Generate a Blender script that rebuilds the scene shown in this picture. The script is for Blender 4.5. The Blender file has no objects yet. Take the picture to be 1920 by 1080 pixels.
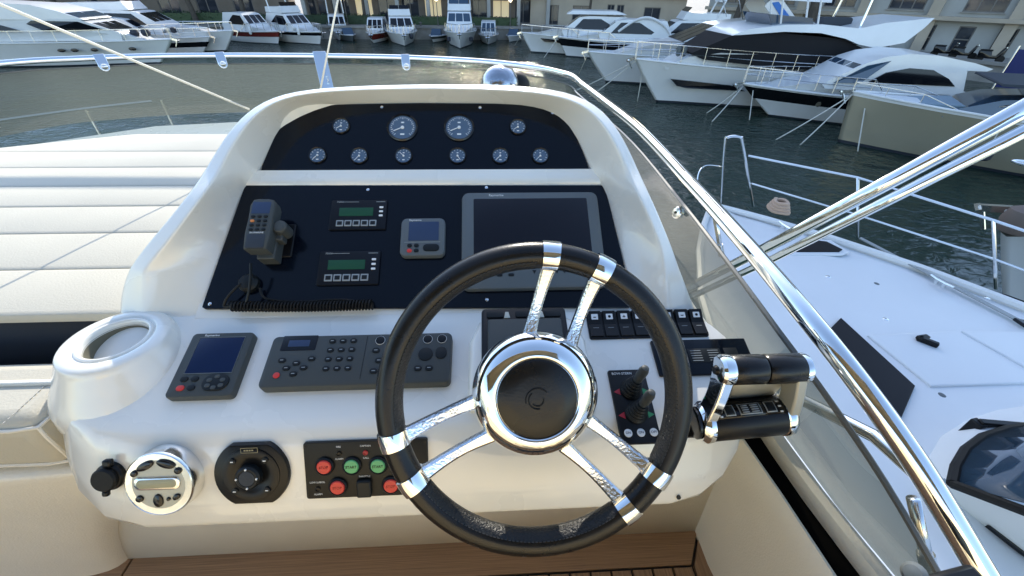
import bpy, bmesh, math, random
from math import sin, cos, radians, pi, sqrt, atan2
from mathutils import Vector, Matrix

random.seed(7)
SC = bpy.context.scene
COL = SC.collection

# ------------------------------------------------------------------ camera, sky, sun, exposure
FPX = 770.0
TH, PSI, RHO = radians(36.5), radians(3.5), radians(1.0)
CAM = Vector((0, 0, 1.35))                       # flybridge deck is z = 0
Fv = Vector((sin(PSI) * cos(TH), cos(PSI) * cos(TH), -sin(TH)))
R0 = Vector((cos(PSI), -sin(PSI), 0))
U0 = R0.cross(Fv)
Rv = cos(RHO) * R0 + sin(RHO) * U0
Uv = -sin(RHO) * R0 + cos(RHO) * U0
cam = bpy.data.cameras.new('camera')
cam.sensor_width = 36.0
cam.lens = 36.0 * FPX / 1920.0
cam.clip_start = 0.02
cam.clip_end = 2000
co = bpy.data.objects.new('camera', cam)
COL.objects.link(co)
co.matrix_world = Matrix((( Rv.x, Uv.x, -Fv.x, CAM.x), (Rv.y, Uv.y, -Fv.y, CAM.y), (Rv.z, Uv.z, -Fv.z, CAM.z), (0, 0, 0, 1)))
SC.camera = co

SUN_EL, SUN_AZ = radians(31), radians(3)        # azimuth from +Y, clockwise
w = bpy.data.worlds.new('World')
SC.world = w
w.use_nodes = True
nt = w.node_tree
sky = nt.nodes.new('ShaderNodeTexSky')
sky.sky_type = 'NISHITA'
sky.sun_disc = False
sky.sun_elevation = SUN_EL
sky.sun_rotation = SUN_AZ
sky.air_density = 1.0
sky.dust_density = 0.6
bg = nt.nodes['Background']
nt.links.new(sky.outputs[0], bg.inputs[0])
bg.inputs[1].default_value = 0.15
sl = bpy.data.lights.new('sun', 'SUN')
sl.energy = 2.4
sl.angle = radians(0.5)
sl.color = (1.0, 0.93, 0.80)
so = bpy.data.objects.new('sun', sl)
COL.objects.link(so)
sdir = Vector((sin(SUN_AZ) * cos(SUN_EL), cos(SUN_AZ) * cos(SUN_EL), sin(SUN_EL)))
so.rotation_euler = sdir.to_track_quat('Z', 'Y').to_euler()
so.location = (0, 0, 30)
SC.view_settings.view_transform = 'Standard'
SC.view_settings.look = 'None'
SC.view_settings.gamma = 1
SC.view_settings.exposure = 1.45
SC.view_settings.use_curve_mapping = False
SC.render.engine = 'CYCLES'
SC.cycles.use_denoising = True
SC.cycles.caustics_reflective = False
SC.cycles.caustics_refractive = False
SC.cycles.transparent_max_bounces = 24
SC.cycles.sample_clamp_indirect = 6

# ------------------------------------------------------------------ geometry helpers
def ray(u, v):
    return Fv + Rv * ((u - 960) / FPX) + Uv * ((540 - v) / FPX)
def at_d(u, v, d):
    return CAM + ray(u, v) * d
def at_z(u, v, z):                               # z in world
    r = ray(u, v)
    return CAM + r * ((z - CAM.z) / r.z)
def at_y(u, v, y):
    r = ray(u, v)
    return CAM + r * ((y - CAM.y) / r.y)
class Plane:
    """a console face: point (y, z rel. eye) and slope in degrees; contains world X"""
    def __init__(s, y, z, al):
        s.p = Vector((0, y, z)) + CAM
        a = radians(al)
        s.n = Vector((0, -sin(a), cos(a)))
        s.e = Vector((0, cos(a), sin(a)))
    def hit(s, u, v, h=0.0):
        r = ray(u, v)
        p = s.p + s.n * h
        return CAM + r * ((p - CAM).dot(s.n) / r.dot(s.n))
    def frame(s, o):
        X = Vector((1, 0, 0))
        return Matrix(((X.x, s.e.x, s.n.x, o.x), (X.y, s.e.y, s.n.y, o.y), (X.z, s.e.z, s.n.z, o.z), (0, 0, 0, 1)))
    def dev(s, tl, tr, br, bl, h=0.0):
        P = [s.hit(*q, h) for q in (tl, tr, br, bl)]
        c = (P[0] + P[1] + P[2] + P[3]) / 4
        wd = ((P[1] - P[0]).length + (P[2] - P[3]).length) / 2
        hg = (abs((P[0] - P[3]).dot(s.e)) + abs((P[1] - P[2]).dot(s.e))) / 2
        return s.frame(c), wd, hg
FRONT = Plane(.372, -.674, 60)
LOW = Plane(.415, -.600, 17)
MAIN = Plane(.6385, -.526, 34)
UPP = Plane(.90, -.348, 41)

def T(x=0, y=0, z=0):
    return Matrix.Translation((x, y, z))
def RX(a): return Matrix.Rotation(radians(a), 4, 'X')
def RY(a): return Matrix.Rotation(radians(a), 4, 'Y')
def RZ(a): return Matrix.Rotation(radians(a), 4, 'Z')
def basis(o, z, x=None):
    z = Vector(z).normalized()
    x = Vector(x) if x is not None else (Vector((1, 0, 0)) if abs(z.x) < .9 else Vector((0, 1, 0)))
    x = (x - z * x.dot(z)).normalized()
    y = z.cross(x)
    return Matrix(((x.x, y.x, z.x, o[0]), (x.y, y.y, z.y, o[1]), (x.z, y.z, z.z, o[2]), (0, 0, 0, 1)))

class G:
    def __init__(s):
        s.v, s.f, s.m = [], [], []
    def add(s, V, F, M=None, mi=0):
        o = len(s.v)
        s.v += [tuple(M @ Vector(p)) if M else tuple(p) for p in V]
        s.f += [tuple(i + o for i in f) for f in F]
        s.m += [mi] * len(F)
        return s
    def box(s, sx, sy, sz, M=None, mi=0):
        x, y, z = sx / 2, sy / 2, sz / 2
        V = [(-x, -y, -z), (x, -y, -z), (x, y, -z), (-x, y, -z), (-x, -y, z), (x, -y, z), (x, y, z), (-x, y, z)]
        return s.add(V, [(0, 3, 2, 1), (4, 5, 6, 7), (0, 1, 5, 4), (1, 2, 6, 5), (2, 3, 7, 6), (3, 0, 4, 7)], M, mi)
    def prism(s, out, z0, z1, bev=0.0, M=None, mi=0, cap0=True):
        n = len(out)
        rings = [(z0, 0.0)]
        if bev > 0:
            rings += [(z1 - bev, 0.0), (z1 - bev * .3, bev * .3), (z1, bev)]
        else:
            rings += [(z1, 0.0)]
        V, F = [], []
        for z, ins in rings:
            for i in range(n):
                p, a, b = Vector(out[i]), Vector(out[i - 1]), Vector(out[(i + 1) % n])
                if ins:
                    e1, e2 = (p - a), (b - p)
                    if e1.length < 1e-9 or e2.length < 1e-9:
                        nn = Vector((0, 0))
                    else:
                        e1.normalize(); e2.normalize()
                        nn = Vector((-e1.y, e1.x)) + Vector((-e2.y, e2.x))
                        nn = nn / max(.3, nn.dot(Vector((-e1.y, e1.x))))
                    p = p + nn * ins
                V.append((p.x, p.y, z))
        for k in range(len(rings) - 1):
            for i in range(n):
                j = (i + 1) % n
                F.append((k * n + i, k * n + j, (k + 1) * n + j, (k + 1) * n + i))
        F.append(tuple((len(rings) - 1) * n + i for i in range(n)))
        if cap0:
            F.append(tuple(reversed(range(n))))
        return s.add(V, F, M, mi)
    def lathe(s, prof, n=32, M=None, mi=0, caps=True):
        V, F = [], []
        for r, z in prof:
            for i in range(n):
                a = 2 * pi * i / n
                V.append((r * cos(a), r * sin(a), z))
        for k in range(len(prof) - 1):
            for i in range(n):
                j = (i + 1) % n
                F.append((k * n + i, k * n + j, (k + 1) * n + j, (k + 1) * n + i))
        if caps:
            F.append(tuple(reversed(range(n))))
            F.append(tuple((len(prof) - 1) * n + i for i in range(n)))
        return s.add(V, F, M, mi)
    def tube(s, pts, r, n=10, closed=False, M=None, mi=0, caps=True):
        pts = [Vector(p) for p in pts]
        m = len(pts)
        rr = r if isinstance(r, (list, tuple)) else [r] * m
        V, F = [], []
        up = None
        for k in range(m):
            if closed:
                t = pts[(k + 1) % m] - pts[k - 1]
            else:
                t = pts[min(k + 1, m - 1)] - pts[max(k - 1, 0)]
            t.normalize()
            if up is None:
                up = Vector((0, 0, 1)) if abs(t.z) < .95 else Vector((0, 1, 0))
            x = (up - t * up.dot(t)).normalized()
            up = x
            y = t.cross(x)
            for i in range(n):
                a = 2 * pi * i / n
                V.append(pts[k] + (x * cos(a) + y * sin(a)) * rr[k])
        for k in range(m if closed else m - 1):
            k2 = (k + 1) % m
            for i in range(n):
                j = (i + 1) % n
                F.append((k * n + i, k * n + j, k2 * n + j, k2 * n + i))
        if not closed and caps:
            F.append(tuple(reversed(range(n))))
            F.append(tuple((m - 1) * n + i for i in range(n)))
        return s.add(V, F, M, mi)
    def grid(s, rows, closed=False, M=None, mi=0):
        n = len(rows[0])
        V = [p for r in rows for p in r]
        F = []
        for k in range(len(rows) - 1):
            for i in range(n if closed else n - 1):
                j = (i + 1) % n
                F.append((k * n + i, k * n + j, (k + 1) * n + j, (k + 1) * n + i))
        return s.add(V, F, M, mi)
    def build(s, name, mats, parent=None, smooth=True, angle=35, bevel=0, seg=2, sub=0, fix=True, solid=0):
        me = bpy.data.meshes.new(name)
        me.from_pydata(s.v, [], s.f)
        mats = mats if isinstance(mats, (list, tuple)) else [mats]
        for m in mats:
            me.materials.append(m)
        if len(mats) > 1:
            me.polygons.foreach_set('material_index', s.m)
        if fix:
            bm = bmesh.new(); bm.from_mesh(me)
            bmesh.ops.recalc_face_normals(bm, faces=bm.faces)
            bm.to_mesh(me); bm.free()
        if smooth:
            me.polygons.foreach_set('use_smooth', [True] * len(me.polygons))
            if angle < 180:
                me.set_sharp_from_angle(angle=radians(angle))
        me.update()
        o = bpy.data.objects.new(name, me)
        COL.objects.link(o)
        if parent:
            o.parent = parent
        if bevel:
            b = o.modifiers.new('bevel', 'BEVEL'); b.width = bevel; b.segments = seg; b.limit_method = 'ANGLE'; b.angle_limit = radians(35)
        if solid:
            b = o.modifiers.new('solid', 'SOLIDIFY'); b.thickness = solid; b.offset = 0
        if sub:
            b = o.modifiers.new('sub', 'SUBSURF'); b.levels = sub; b.render_levels = sub
        return o

def rrect(wd, hg, r, n=5):
    r = min(r, wd / 2 - 1e-5, hg / 2 - 1e-5)
    o = []
    for cx, cy, a0 in ((wd / 2 - r, -hg / 2 + r, -90), (wd / 2 - r, hg / 2 - r, 0), (-wd / 2 + r, hg / 2 - r, 90), (-wd / 2 + r, -hg / 2 + r, 180)):
        for i in range(n + 1):
            a = radians(a0 + 90 * i / n)
            o.append((cx + r * cos(a), cy + r * sin(a)))
    return o
def circ(r, n=24, ry=None, cx=0, cy=0):
    ry = ry or r
    return [(cx + r * cos(2 * pi * i / n), cy + ry * sin(2 * pi * i / n)) for i in range(n)]
def catmull(P, n=6, closed=False):
    P = [Vector(p) for p in P]
    out = []
    m = len(P)
    for i in range(m if closed else m - 1):
        p0 = P[(i - 1) % m] if (closed or i > 0) else P[i]
        p1, p2 = P[i], P[(i + 1) % m]
        p3 = P[(i + 2) % m] if (closed or i + 2 < m) else P[(i + 1) % m]
        for k in range(n):
            t = k / n
            out.append(.5 * ((2 * p1) + (p2 - p0) * t + (2 * p0 - 5 * p1 + 4 * p2 - p3) * t * t + (3 * p1 - p0 - 3 * p2 + p3) * t ** 3))
    if not closed:
        out.append(P[-1])
    return out

def thing(name, label, cat, M=None, group=None, kind=None):
    o = bpy.data.objects.new(name, None)
    o.empty_display_size = .05
    COL.objects.link(o)
    if M is not None:
        o.matrix_world = M
    o['label'] = label; o['category'] = cat
    if group: o['group'] = group
    if kind: o['kind'] = kind
    return o
def tag(o, label, cat, group=None, kind=None):
    o['label'] = label; o['category'] = cat
    if group: o['group'] = group
    if kind: o['kind'] = kind
    return o
def struct(o, label=None):
    o['kind'] = 'structure'
    if label: o['label'] = label
    return o
def copy_tree(o, parent=None):
    c = o.copy(); COL.objects.link(c)
    if parent: c.parent = parent
    for ch in [x for x in bpy.data.objects if x.parent == o]:
        copy_tree(ch, c)
    return c
def text(s, size, M, mat, parent, name='lettering', ext=.0002, align='CENTER'):
    c = bpy.data.curves.new(name, 'FONT')
    c.body = s; c.size = size; c.align_x = align; c.align_y = 'CENTER'; c.extrude = ext
    c.resolution_u = 2
    c.materials.append(mat)
    tmp = bpy.data.objects.new(name, c)
    me = bpy.data.meshes.new_from_object(tmp)
    bpy.data.objects.remove(tmp); bpy.data.curves.remove(c)
    me.name = name
    o = bpy.data.objects.new(name, me); COL.objects.link(o)
    o.parent = parent
    o.matrix_local = M
    return o

# ------------------------------------------------------------------ materials
def mat(name, col, rough=.5, metal=0.0, coat=0.0, bump=0.0, bscale=40.0, var=0.0, vscale=6.0, spec=.5, rvar=0.0, stretch=None):
    m = bpy.data.materials.new(name); m.use_nodes = True
    t = m.node_tree; b = t.nodes['Principled BSDF']
    b.inputs['Base Color'].default_value = (*col, 1)
    b.inputs['Roughness'].default_value = rough
    b.inputs['Metallic'].default_value = metal
    b.inputs['Specular IOR Level'].default_value = spec
    if coat:
        b.inputs['Coat Weight'].default_value = coat
        b.inputs['Coat Roughness'].default_value = .06
    if bump or var or rvar:
        tc = t.nodes.new('ShaderNodeTexCoord')
        mp = t.nodes.new('ShaderNodeMapping')
        t.links.new(tc.outputs['Object'], mp.inputs[0])
        if stretch: mp.inputs['Scale'].default_value = stretch
    if bump:
        n = t.nodes.new('ShaderNodeTexNoise'); n.inputs['Scale'].default_value = bscale; n.inputs['Detail'].default_value = 6
        bp = t.nodes.new('ShaderNodeBump'); bp.inputs['Strength'].default_value = bump; bp.inputs['Distance'].default_value = .01
        t.links.new(mp.outputs[0], n.inputs['Vector'])
        t.links.new(n.outputs[0], bp.inputs['Height']); t.links.new(bp.outputs[0], b.inputs['Normal'])
    if var or rvar:
        n2 = t.nodes.new('ShaderNodeTexNoise'); n2.inputs['Scale'].default_value = vscale; n2.inputs['Detail'].default_value = 5
        t.links.new(mp.outputs[0], n2.inputs['Vector'])
        if var:
            mr = t.nodes.new('ShaderNodeMapRange'); mr.inputs[1].default_value = .3; mr.inputs[2].default_value = .7
            mr.inputs[3].default_value = 1 - var; mr.inputs[4].default_value = 1 + var * .5
            t.links.new(n2.outputs[0], mr.inputs[0])
            mx = t.nodes.new('ShaderNodeMix'); mx.data_type = 'RGBA'; mx.blend_type = 'MULTIPLY'; mx.inputs[0].default_value = 1
            mx.inputs[6].default_value = (*col, 1)
            t.links.new(mr.outputs[0], mx.inputs[7]); t.links.new(mx.outputs[2], b.inputs['Base Color'])
        if rvar:
            m3 = t.nodes.new('ShaderNodeMapRange'); m3.inputs[1].default_value = .3; m3.inputs[2].default_value = .7
            m3.inputs[3].default_value = max(.02, rough - rvar); m3.inputs[4].default_value = rough + rvar
            t.links.new(n2.outputs[0], m3.inputs[0]); t.links.new(m3.outputs[0], b.inputs['Roughness'])
    return m
def emis(name, col, s):
    m = mat(name, col, .5)
    b = m.node_tree.nodes['Principled BSDF']
    b.inputs['Emission Color'].default_value = (*col, 1); b.inputs['Emission Strength'].default_value = s
    return m
GEL = mat('gelcoat', (.80, .775, .70), .28, coat=1.0, var=.035, vscale=4, rvar=.08, bump=.012, bscale=9)
GELB = mat('hull_white', (.74, .74, .73), .3, coat=.3, var=.06, vscale=.7)
VINYL = mat('vinyl', (.50, .465, .375), .55, bump=.12, bscale=220, var=.03)
VINYLB = mat('vinyl_base', (.74, .70, .61), .5, bump=.2, bscale=260, var=.04)
NAVY = mat('navy_panel', (.002, .0038, .008), .16, coat=.08, spec=.18, rvar=.04, vscale=9)
SLATE = mat('slate_base', (.022, .03, .042), .7, bump=.1, bscale=200)
CHROME = mat('chrome', (.88, .88, .86), .05, 1.0, bump=.015, bscale=30, rvar=.03, vscale=22)
STEEL = mat('steel', (.78, .78, .76), .16, 1.0, bump=.03, bscale=60)
BRUSH = mat('brushed_spoke', (.88, .88, .86), .07, 1.0, bump=.14, bscale=260)
SILVER = mat('silver_plastic', (.46, .45, .38), .45, .3)
LEATH = mat('leather', (.006, .006, .006), .36, bump=.35, bscale=330, spec=.4, rvar=.06)
LEATHS = mat('leather_smooth', (.007, .0065, .006), .27, bump=.03, bscale=300, spec=.35, rvar=.06, vscale=14)
RUBB = mat('rubber', (.007, .007, .0065), .55, spec=.25, bump=.05, bscale=200)
BLACK = mat('black_plastic', (.006, .006, .0065), .33, spec=.25)
BLACKG = mat('black_gloss', (.004, .004, .005), .12, spec=.3, coat=.15)
GREYD = mat('grey_plastic', (.058, .064, .062), .45, spec=.25, bump=.04, bscale=500)
GREYB = mat('grey_button', (.008, .010, .011), .45, spec=.25)
GREYM = mat('grey_bezel', (.11, .125, .13), .38, spec=.3)
SCRB = mat('screen_blue', (.003, .012, .05), .12, spec=.2, coat=.1)
SCRD = mat('screen_dark', (.004, .003, .006), .10, spec=.3, coat=.1)
SCRG = mat('screen_green', (.018, .075, .04), .25, spec=.2)
SCRL = mat('screen_lilac', (.035, .055, .11), .2, spec=.25)
LCD = mat('radio_lcd', (.34, .33, .22), .3, spec=.25)
WHITE = mat('white_print', (.75, .75, .73), .5)
GREYP = mat('grey_print', (.28, .30, .30), .5)
RED = mat('red_button', (.62, .035, .025), .35)
REDD = mat('dark_red', (.35, .01, .02), .4)
GREEN = mat('green_button', (.10, .42, .17), .35)
GREENP = mat('green_print', (.02, .22, .08), .4)
ORANGE = mat('orange_button', (.6, .2, .05), .4)
DIAL = mat('gauge_dial', (.07, .11, .165), .25, coat=.5)
ROPE = mat('rope', (.55, .53, .47), .8)
ROPEW = mat('white_line', (.82, .80, .72), .5)
BLUEG = mat('blue_cover', (.03, .16, .5), .5)
HULLB = mat('hull_black', (.006, .007, .009), .22, coat=.15, spec=.3)
HULLO = mat('hull_olive', (.40, .36, .26), .2, .25, coat=.5, var=.08, vscale=.5)
HULLR = mat('hull_red', (.16, .025, .02), .25, coat=.3)
WIN = mat('boat_window', (.006, .007, .010), .08, spec=.3, coat=.1)
WINB = mat('boat_window_blue', (.03, .06, .10), .06, coat=.5)
COVER = mat('black_cover', (.010, .010, .012), .75, spec=.2, bump=.25, bscale=2.5)
COVB = mat('blue_grey_cover', (.20, .28, .34), .7, bump=.3, bscale=6)
BOOT = mat('antifoul', (.02, .025, .035), .6)
DECKW = mat('deck_white', (.68, .70, .71), .5, bump=.08, bscale=300, var=.03, vscale=1.5)
FEND = mat('fender_dark', (.02, .025, .04), .6)
STONE = mat('quay_stone', (.30, .28, .25), .85, bump=.4, bscale=3, var=.25, vscale=1.2)
WALLB = mat('wall_beige', (.42, .36, .28), .85, bump=.15, bscale=5, var=.12, vscale=.6)
WALLG = mat('wall_grey', (.36, .36, .34), .85, bump=.15, bscale=5, var=.12, vscale=.6)
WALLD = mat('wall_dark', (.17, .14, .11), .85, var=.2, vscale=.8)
FRAME = mat('window_frame', (.14, .13, .12), .5)
PANE = mat('window_pane', (.03, .035, .045), .06, coat=.5)
SHOPL = emis('shop_light', (1.0, .78, .45), .09)
LAMPL = emis('lamp_globe', (1.0, .80, .5), 6.0)
BARK = mat('bark', (.085, .07, .055), .9, bump=.8, bscale=9, var=.3, vscale=3)
BANN = mat('banner_cloth', (.02, .025, .11), .8)
TERR = mat('terracotta', (.30, .10, .05), .8)

def leaf_mat(name, a, b):
    m = mat(name, a, .6)
    t = m.node_tree
    oi = t.nodes.new('ShaderNodeNewGeometry'); cr = t.nodes.new('ShaderNodeValToRGB')
    cr.color_ramp.elements[0].color = (*a, 1); cr.color_ramp.elements[1].color = (*b, 1)
    t.links.new(oi.outputs['Random Per Island'], cr.inputs[0])
    t.links.new(cr.outputs[0], t.nodes['Principled BSDF'].inputs['Base Color'])
    return m
LEAF = leaf_mat('leaves', (.025, .045, .015), (.08, .11, .035))
HEDG = leaf_mat('hedge_leaves', (.018, .04, .015), (.05, .085, .03))

def teak(name, col):
    m = mat(name, col, .55)
    t = m.node_tree; b = t.nodes['Principled BSDF']
    tc = t.nodes.new('ShaderNodeTexCoord'); oi = t.nodes.new('ShaderNodeObjectInfo')
    ad = t.nodes.new('ShaderNodeVectorMath'); ad.operation = 'ADD'
    mu = t.nodes.new('ShaderNodeVectorMath'); mu.operation = 'SCALE'; mu.inputs['Scale'].default_value = 13.7
    cb = t.nodes.new('ShaderNodeCombineXYZ')
    for i in range(3): t.links.new(oi.outputs['Random'], cb.inputs[i])
    t.links.new(cb.outputs[0], mu.inputs[0])
    t.links.new(tc.outputs['Generated'], ad.inputs[0]); t.links.new(mu.outputs[0], ad.inputs[1])
    mp = t.nodes.new('ShaderNodeMapping')
    t.links.new(ad.outputs[0], mp.inputs[0])
    n = t.nodes.new('ShaderNodeTexNoise'); n.inputs['Scale'].default_value = 4; n.inputs['Detail'].default_value = 8; n.inputs['Distortion'].default_value = .6
    t.links.new(mp.outputs[0], n.inputs['Vector'])
    cr = t.nodes.new('ShaderNodeValToRGB')
    cr.color_ramp.elements[0].position = .3; cr.color_ramp.elements[1].position = .75
    cr.color_ramp.elements[0].color = (col[0] * .62, col[1] * .58, col[2] * .55, 1)
    cr.color_ramp.elements[1].color = (col[0] * 1.2, col[1] * 1.15, col[2] * 1.1, 1)
    t.links.new(n.outputs[0], cr.inputs[0]); t.links.new(cr.outputs[0], b.inputs['Base Color'])
    bp = t.nodes.new('ShaderNodeBump'); bp.inputs['Strength'].default_value = .15
    t.links.new(n.outputs[0], bp.inputs['Height']); t.links.new(bp.outputs[0], b.inputs['Normal'])
    return m, mp
TEAKX, _mp = teak('teak_margin', (.31, .20, .118)); _mp.inputs['Scale'].default_value = (2.0, 14, 1)
TEAKY, _mp = teak('teak_strip', (.30, .195, .12)); _mp.inputs['Scale'].default_value = (3, 1.6, 1)
CAULK = mat('caulk', (.012, .011, .010), .6)

def glass_mat():
    m = bpy.data.materials.new('tinted_acrylic'); m.use_nodes = True
    t = m.node_tree; t.nodes.clear()
    o = t.nodes.new('ShaderNodeOutputMaterial')
    tr = t.nodes.new('ShaderNodeBsdfTransparent'); tr.inputs[0].default_value = (.31, .30, .25, 1)
    tl = t.nodes.new('ShaderNodeBsdfTranslucent'); tl.inputs[0].default_value = (.40, .47, .45, 1)
    m1 = t.nodes.new('ShaderNodeMixShader'); m1.inputs[0].default_value = .13
    gl = t.nodes.new('ShaderNodeBsdfGlossy'); gl.inputs['Roughness'].default_value = .03
    fr = t.nodes.new('ShaderNodeFresnel')
    ge = t.nodes.new('ShaderNodeNewGeometry')          # thin sheet: same reflectance from both sides
    mi = t.nodes.new('ShaderNodeMapRange'); mi.inputs[3].default_value = 1.4; mi.inputs[4].default_value = 1 / 1.4
    t.links.new(ge.outputs['Backfacing'], mi.inputs[0]); t.links.new(mi.outputs[0], fr.inputs[0])
    m2 = t.nodes.new('ShaderNodeMixShader')
    t.links.new(tr.outputs[0], m1.inputs[1]); t.links.new(tl.outputs[0], m1.inputs[2])
    t.links.new(fr.outputs[0], m2.inputs[0]); t.links.new(m1.outputs[0], m2.inputs[1]); t.links.new(gl.outputs[0], m2.inputs[2])
    t.links.new(m2.outputs[0], o.inputs[0])
    return m
TINT = glass_mat()

def water_mat():
    m = bpy.data.materials.new('harbour_water'); m.use_nodes = True
    t = m.node_tree; b = t.nodes['Principled BSDF']
    b.inputs['Base Color'].default_value = (.011, .030, .022, 1)
    b.inputs['Roughness'].default_value = .07
    b.inputs['IOR'].default_value = 1.33
    tc = t.nodes.new('ShaderNodeTexCoord')
    mp = t.nodes.new('ShaderNodeMapping'); mp.inputs['Scale'].default_value = (1, 1.25, 1)
    t.links.new(tc.outputs['Object'], mp.inputs[0])
    n1 = t.nodes.new('ShaderNodeTexNoise'); n1.inputs['Scale'].default_value = 2.6; n1.inputs['Detail'].default_value = 5; n1.inputs['Distortion'].default_value = .5
    n2 = t.nodes.new('ShaderNodeTexNoise'); n2.inputs['Scale'].default_value = .5; n2.inputs['Detail'].default_value = 3
    t.links.new(mp.outputs[0], n1.inputs['Vector']); t.links.new(mp.outputs[0], n2.inputs['Vector'])
    ad = t.nodes.new('ShaderNodeMath'); ad.operation = 'MULTIPLY_ADD'; ad.inputs[1].default_value = 2.2
    t.links.new(n2.outputs[0], ad.inputs[0]); t.links.new(n1.outputs[0], ad.inputs[2])
    bp = t.nodes.new('ShaderNodeBump'); bp.inputs['Strength'].default_value = .9; bp.inputs['Distance'].default_value = .14
    t.links.new(ad.outputs[0], bp.inputs['Height']); t.links.new(bp.outputs[0], b.inputs['Normal'])
    n3 = t.nodes.new('ShaderNodeTexNoise'); n3.inputs['Scale'].default_value = .09; n3.inputs['Detail'].default_value = 3
    t.links.new(mp.outputs[0], n3.inputs['Vector'])
    mr = t.nodes.new('ShaderNodeMapRange'); mr.inputs[1].default_value = .35; mr.inputs[2].default_value = .65; mr.inputs[3].default_value = .35; mr.inputs[4].default_value = 1.25
    t.links.new(n3.outputs[0], mr.inputs[0]); t.links.new(mr.outputs[0], bp.inputs['Strength'])
    return m
WATER = water_mat()

# ------------------------------------------------------------------ water, quay
WZ = CAM.z - 5.6                                 # water level
QZ = WZ + 1.2
g = G(); g.add([(-400, -200, WZ), (400, -200, WZ), (400, 500, WZ), (-400, 500, WZ)], [(0, 1, 2, 3)])
struct(g.build('water', WATER, smooth=False), 'dark green rippled harbour water')
# quay: back edge runs along y~56, right edge slants towards the camera
QE = [(-150, 25), (-48, 52), (-31, 57.5), (3, 59.5), (16, 58.5), (33, 44), (40, 30), (58, -20)]
g = G()
for (x0, y0), (x1, y1) in zip(QE[:-1], QE[1:]):
    g.add([(x0, y0, WZ - 1), (x1, y1, WZ - 1), (x1, y1, QZ), (x0, y0, QZ)], [(0, 1, 2, 3)])
fan = [(x, y, QZ) for x, y in QE] + [(300, -20, QZ), (300, 300, QZ), (-300, 300, QZ), (-300, 25, QZ)]
g.add(fan, [tuple(range(len(fan)))])
struct(g.build('quay', STONE, smooth=False), 'pale stone quay edging the harbour basin')
g = G()
for (x0, y0), (x1, y1) in zip(QE[:-1], QE[1:]):
    d = Vector((x1 - x0, y1 - y0, 0)); L = d.length; a = math.degrees(atan2(d.y, d.x))
    g.box(L, .5, .22, T((x0 + x1) / 2, (y0 + y1) / 2, QZ + .08) @ RZ(a))
struct(g.build('quay_kerb', STONE, smooth=False), 'stone kerb along the quay edge')

# ------------------------------------------------------------------ own flybridge: deck, walls, coaming
deck = thing('deck', 'teak planked flybridge deck at the foot of the helm', 'deck', kind='structure')
del deck['category']
g = G(); g.add([(-3.6, -3.2, -.012), (.70, -3.2, -.012), (.70, .62, -.012), (-3.6, .62, -.012)], [(0, 1, 2, 3)])
g.build('caulking', CAULK, deck, smooth=False)
def plank(pts, m):
    g = G()
    g.prism(pts, -.02, 0, .0015)
    return g.build('plank', m, deck, smooth=False, fix=True)
yf = .528
plank([(-1.05, .455), (.565, .455), (.628, yf + .03), (-1.05, yf + .03)], TEAKX)
plank([(-2.9, .40), (-1.056, .455), (-1.056, .575), (-2.9, .575)], TEAKX)
plank([(.572, .45), (.572, -2.9), (.640, -2.9), (.640, .565)], TEAKY)
px = .060
x = .567
src = None
for i in range(44):
    x1 = x - .0035
    x0 = x - px + .0035
    if src is None:
        g = G(); g.prism([(-px / 2 + .0035, -2.9), (px / 2 - .0035, -2.9), (px / 2 - .0035, .448), (-px / 2 + .0035, .448)], -.02, 0, .0015)
        src = g.build('plank', TEAKY, deck, smooth=False)
        src.location.x = x - px / 2
    else:
        o = src.copy(); COL.objects.link(o); o.parent = deck; o.location.x = x - px / 2
    x -= px

wall = thing('flybridge_moulding', 'cream moulded footwell walls and starboard coaming around the helm', 'moulding', kind='structure')
del wall['category']
# front footwell wall below the console and right footwell wall
g = G(); g.grid([[(-1.20, .548, z), (-.3, .548, z), (.64, .548, z)] for z in (0, .3, .75)])
g.build('front_panel', VINYLB, wall, solid=.01)
top = CAM.z - .83
rows = []
for y in (.66, .56, .40, .1, -.3, -2.9):
    xo = .628
    xt = .546 + (.66 - y) * .12 if y > .2 else .602
    rows.append([(xo - .005, y, 0), (xo - .010, y, .2), (xt - .006, y, top - .06), (xt - .003, y, top - .012), (xt + .003, y, top), (xt + .010, y, top - .003), (xt + .014, y, top - .10), (xo + .004, y, -.2)])
g = G(); g.grid(rows); g.build('side_panel', VINYLB, wall)
# coaming strip beyond the dark gap
CI = [(-3.2, .69), (.10, .685), (.247, .665), (.357, .645), (.531, .632), (1.0, .622), (2.3, .60)]
def cx(y):                                       # inner edge of the coaming strip
    for (ya, xa_), (yb, xb_) in zip(CI[:-1], CI[1:]):
        if ya <= y <= yb: return xa_ + (xb_ - xa_) * (y - ya) / (yb - ya)
    return CI[0][1] if y < CI[0][0] else CI[-1][1]
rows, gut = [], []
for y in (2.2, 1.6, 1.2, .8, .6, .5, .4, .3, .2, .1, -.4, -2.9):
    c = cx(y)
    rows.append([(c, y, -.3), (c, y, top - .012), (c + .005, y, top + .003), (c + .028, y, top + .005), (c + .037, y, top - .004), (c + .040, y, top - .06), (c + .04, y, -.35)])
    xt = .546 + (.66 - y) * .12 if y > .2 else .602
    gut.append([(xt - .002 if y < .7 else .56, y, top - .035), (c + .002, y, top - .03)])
g = G(); g.grid(rows); g.build('coaming', VINYLB, wall)
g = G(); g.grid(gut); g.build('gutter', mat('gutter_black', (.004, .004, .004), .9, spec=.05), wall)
seatb = thing('settee', 'cream padded settee side curving into the footwell at port', 'settee')
g = G()
rows = []
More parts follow.
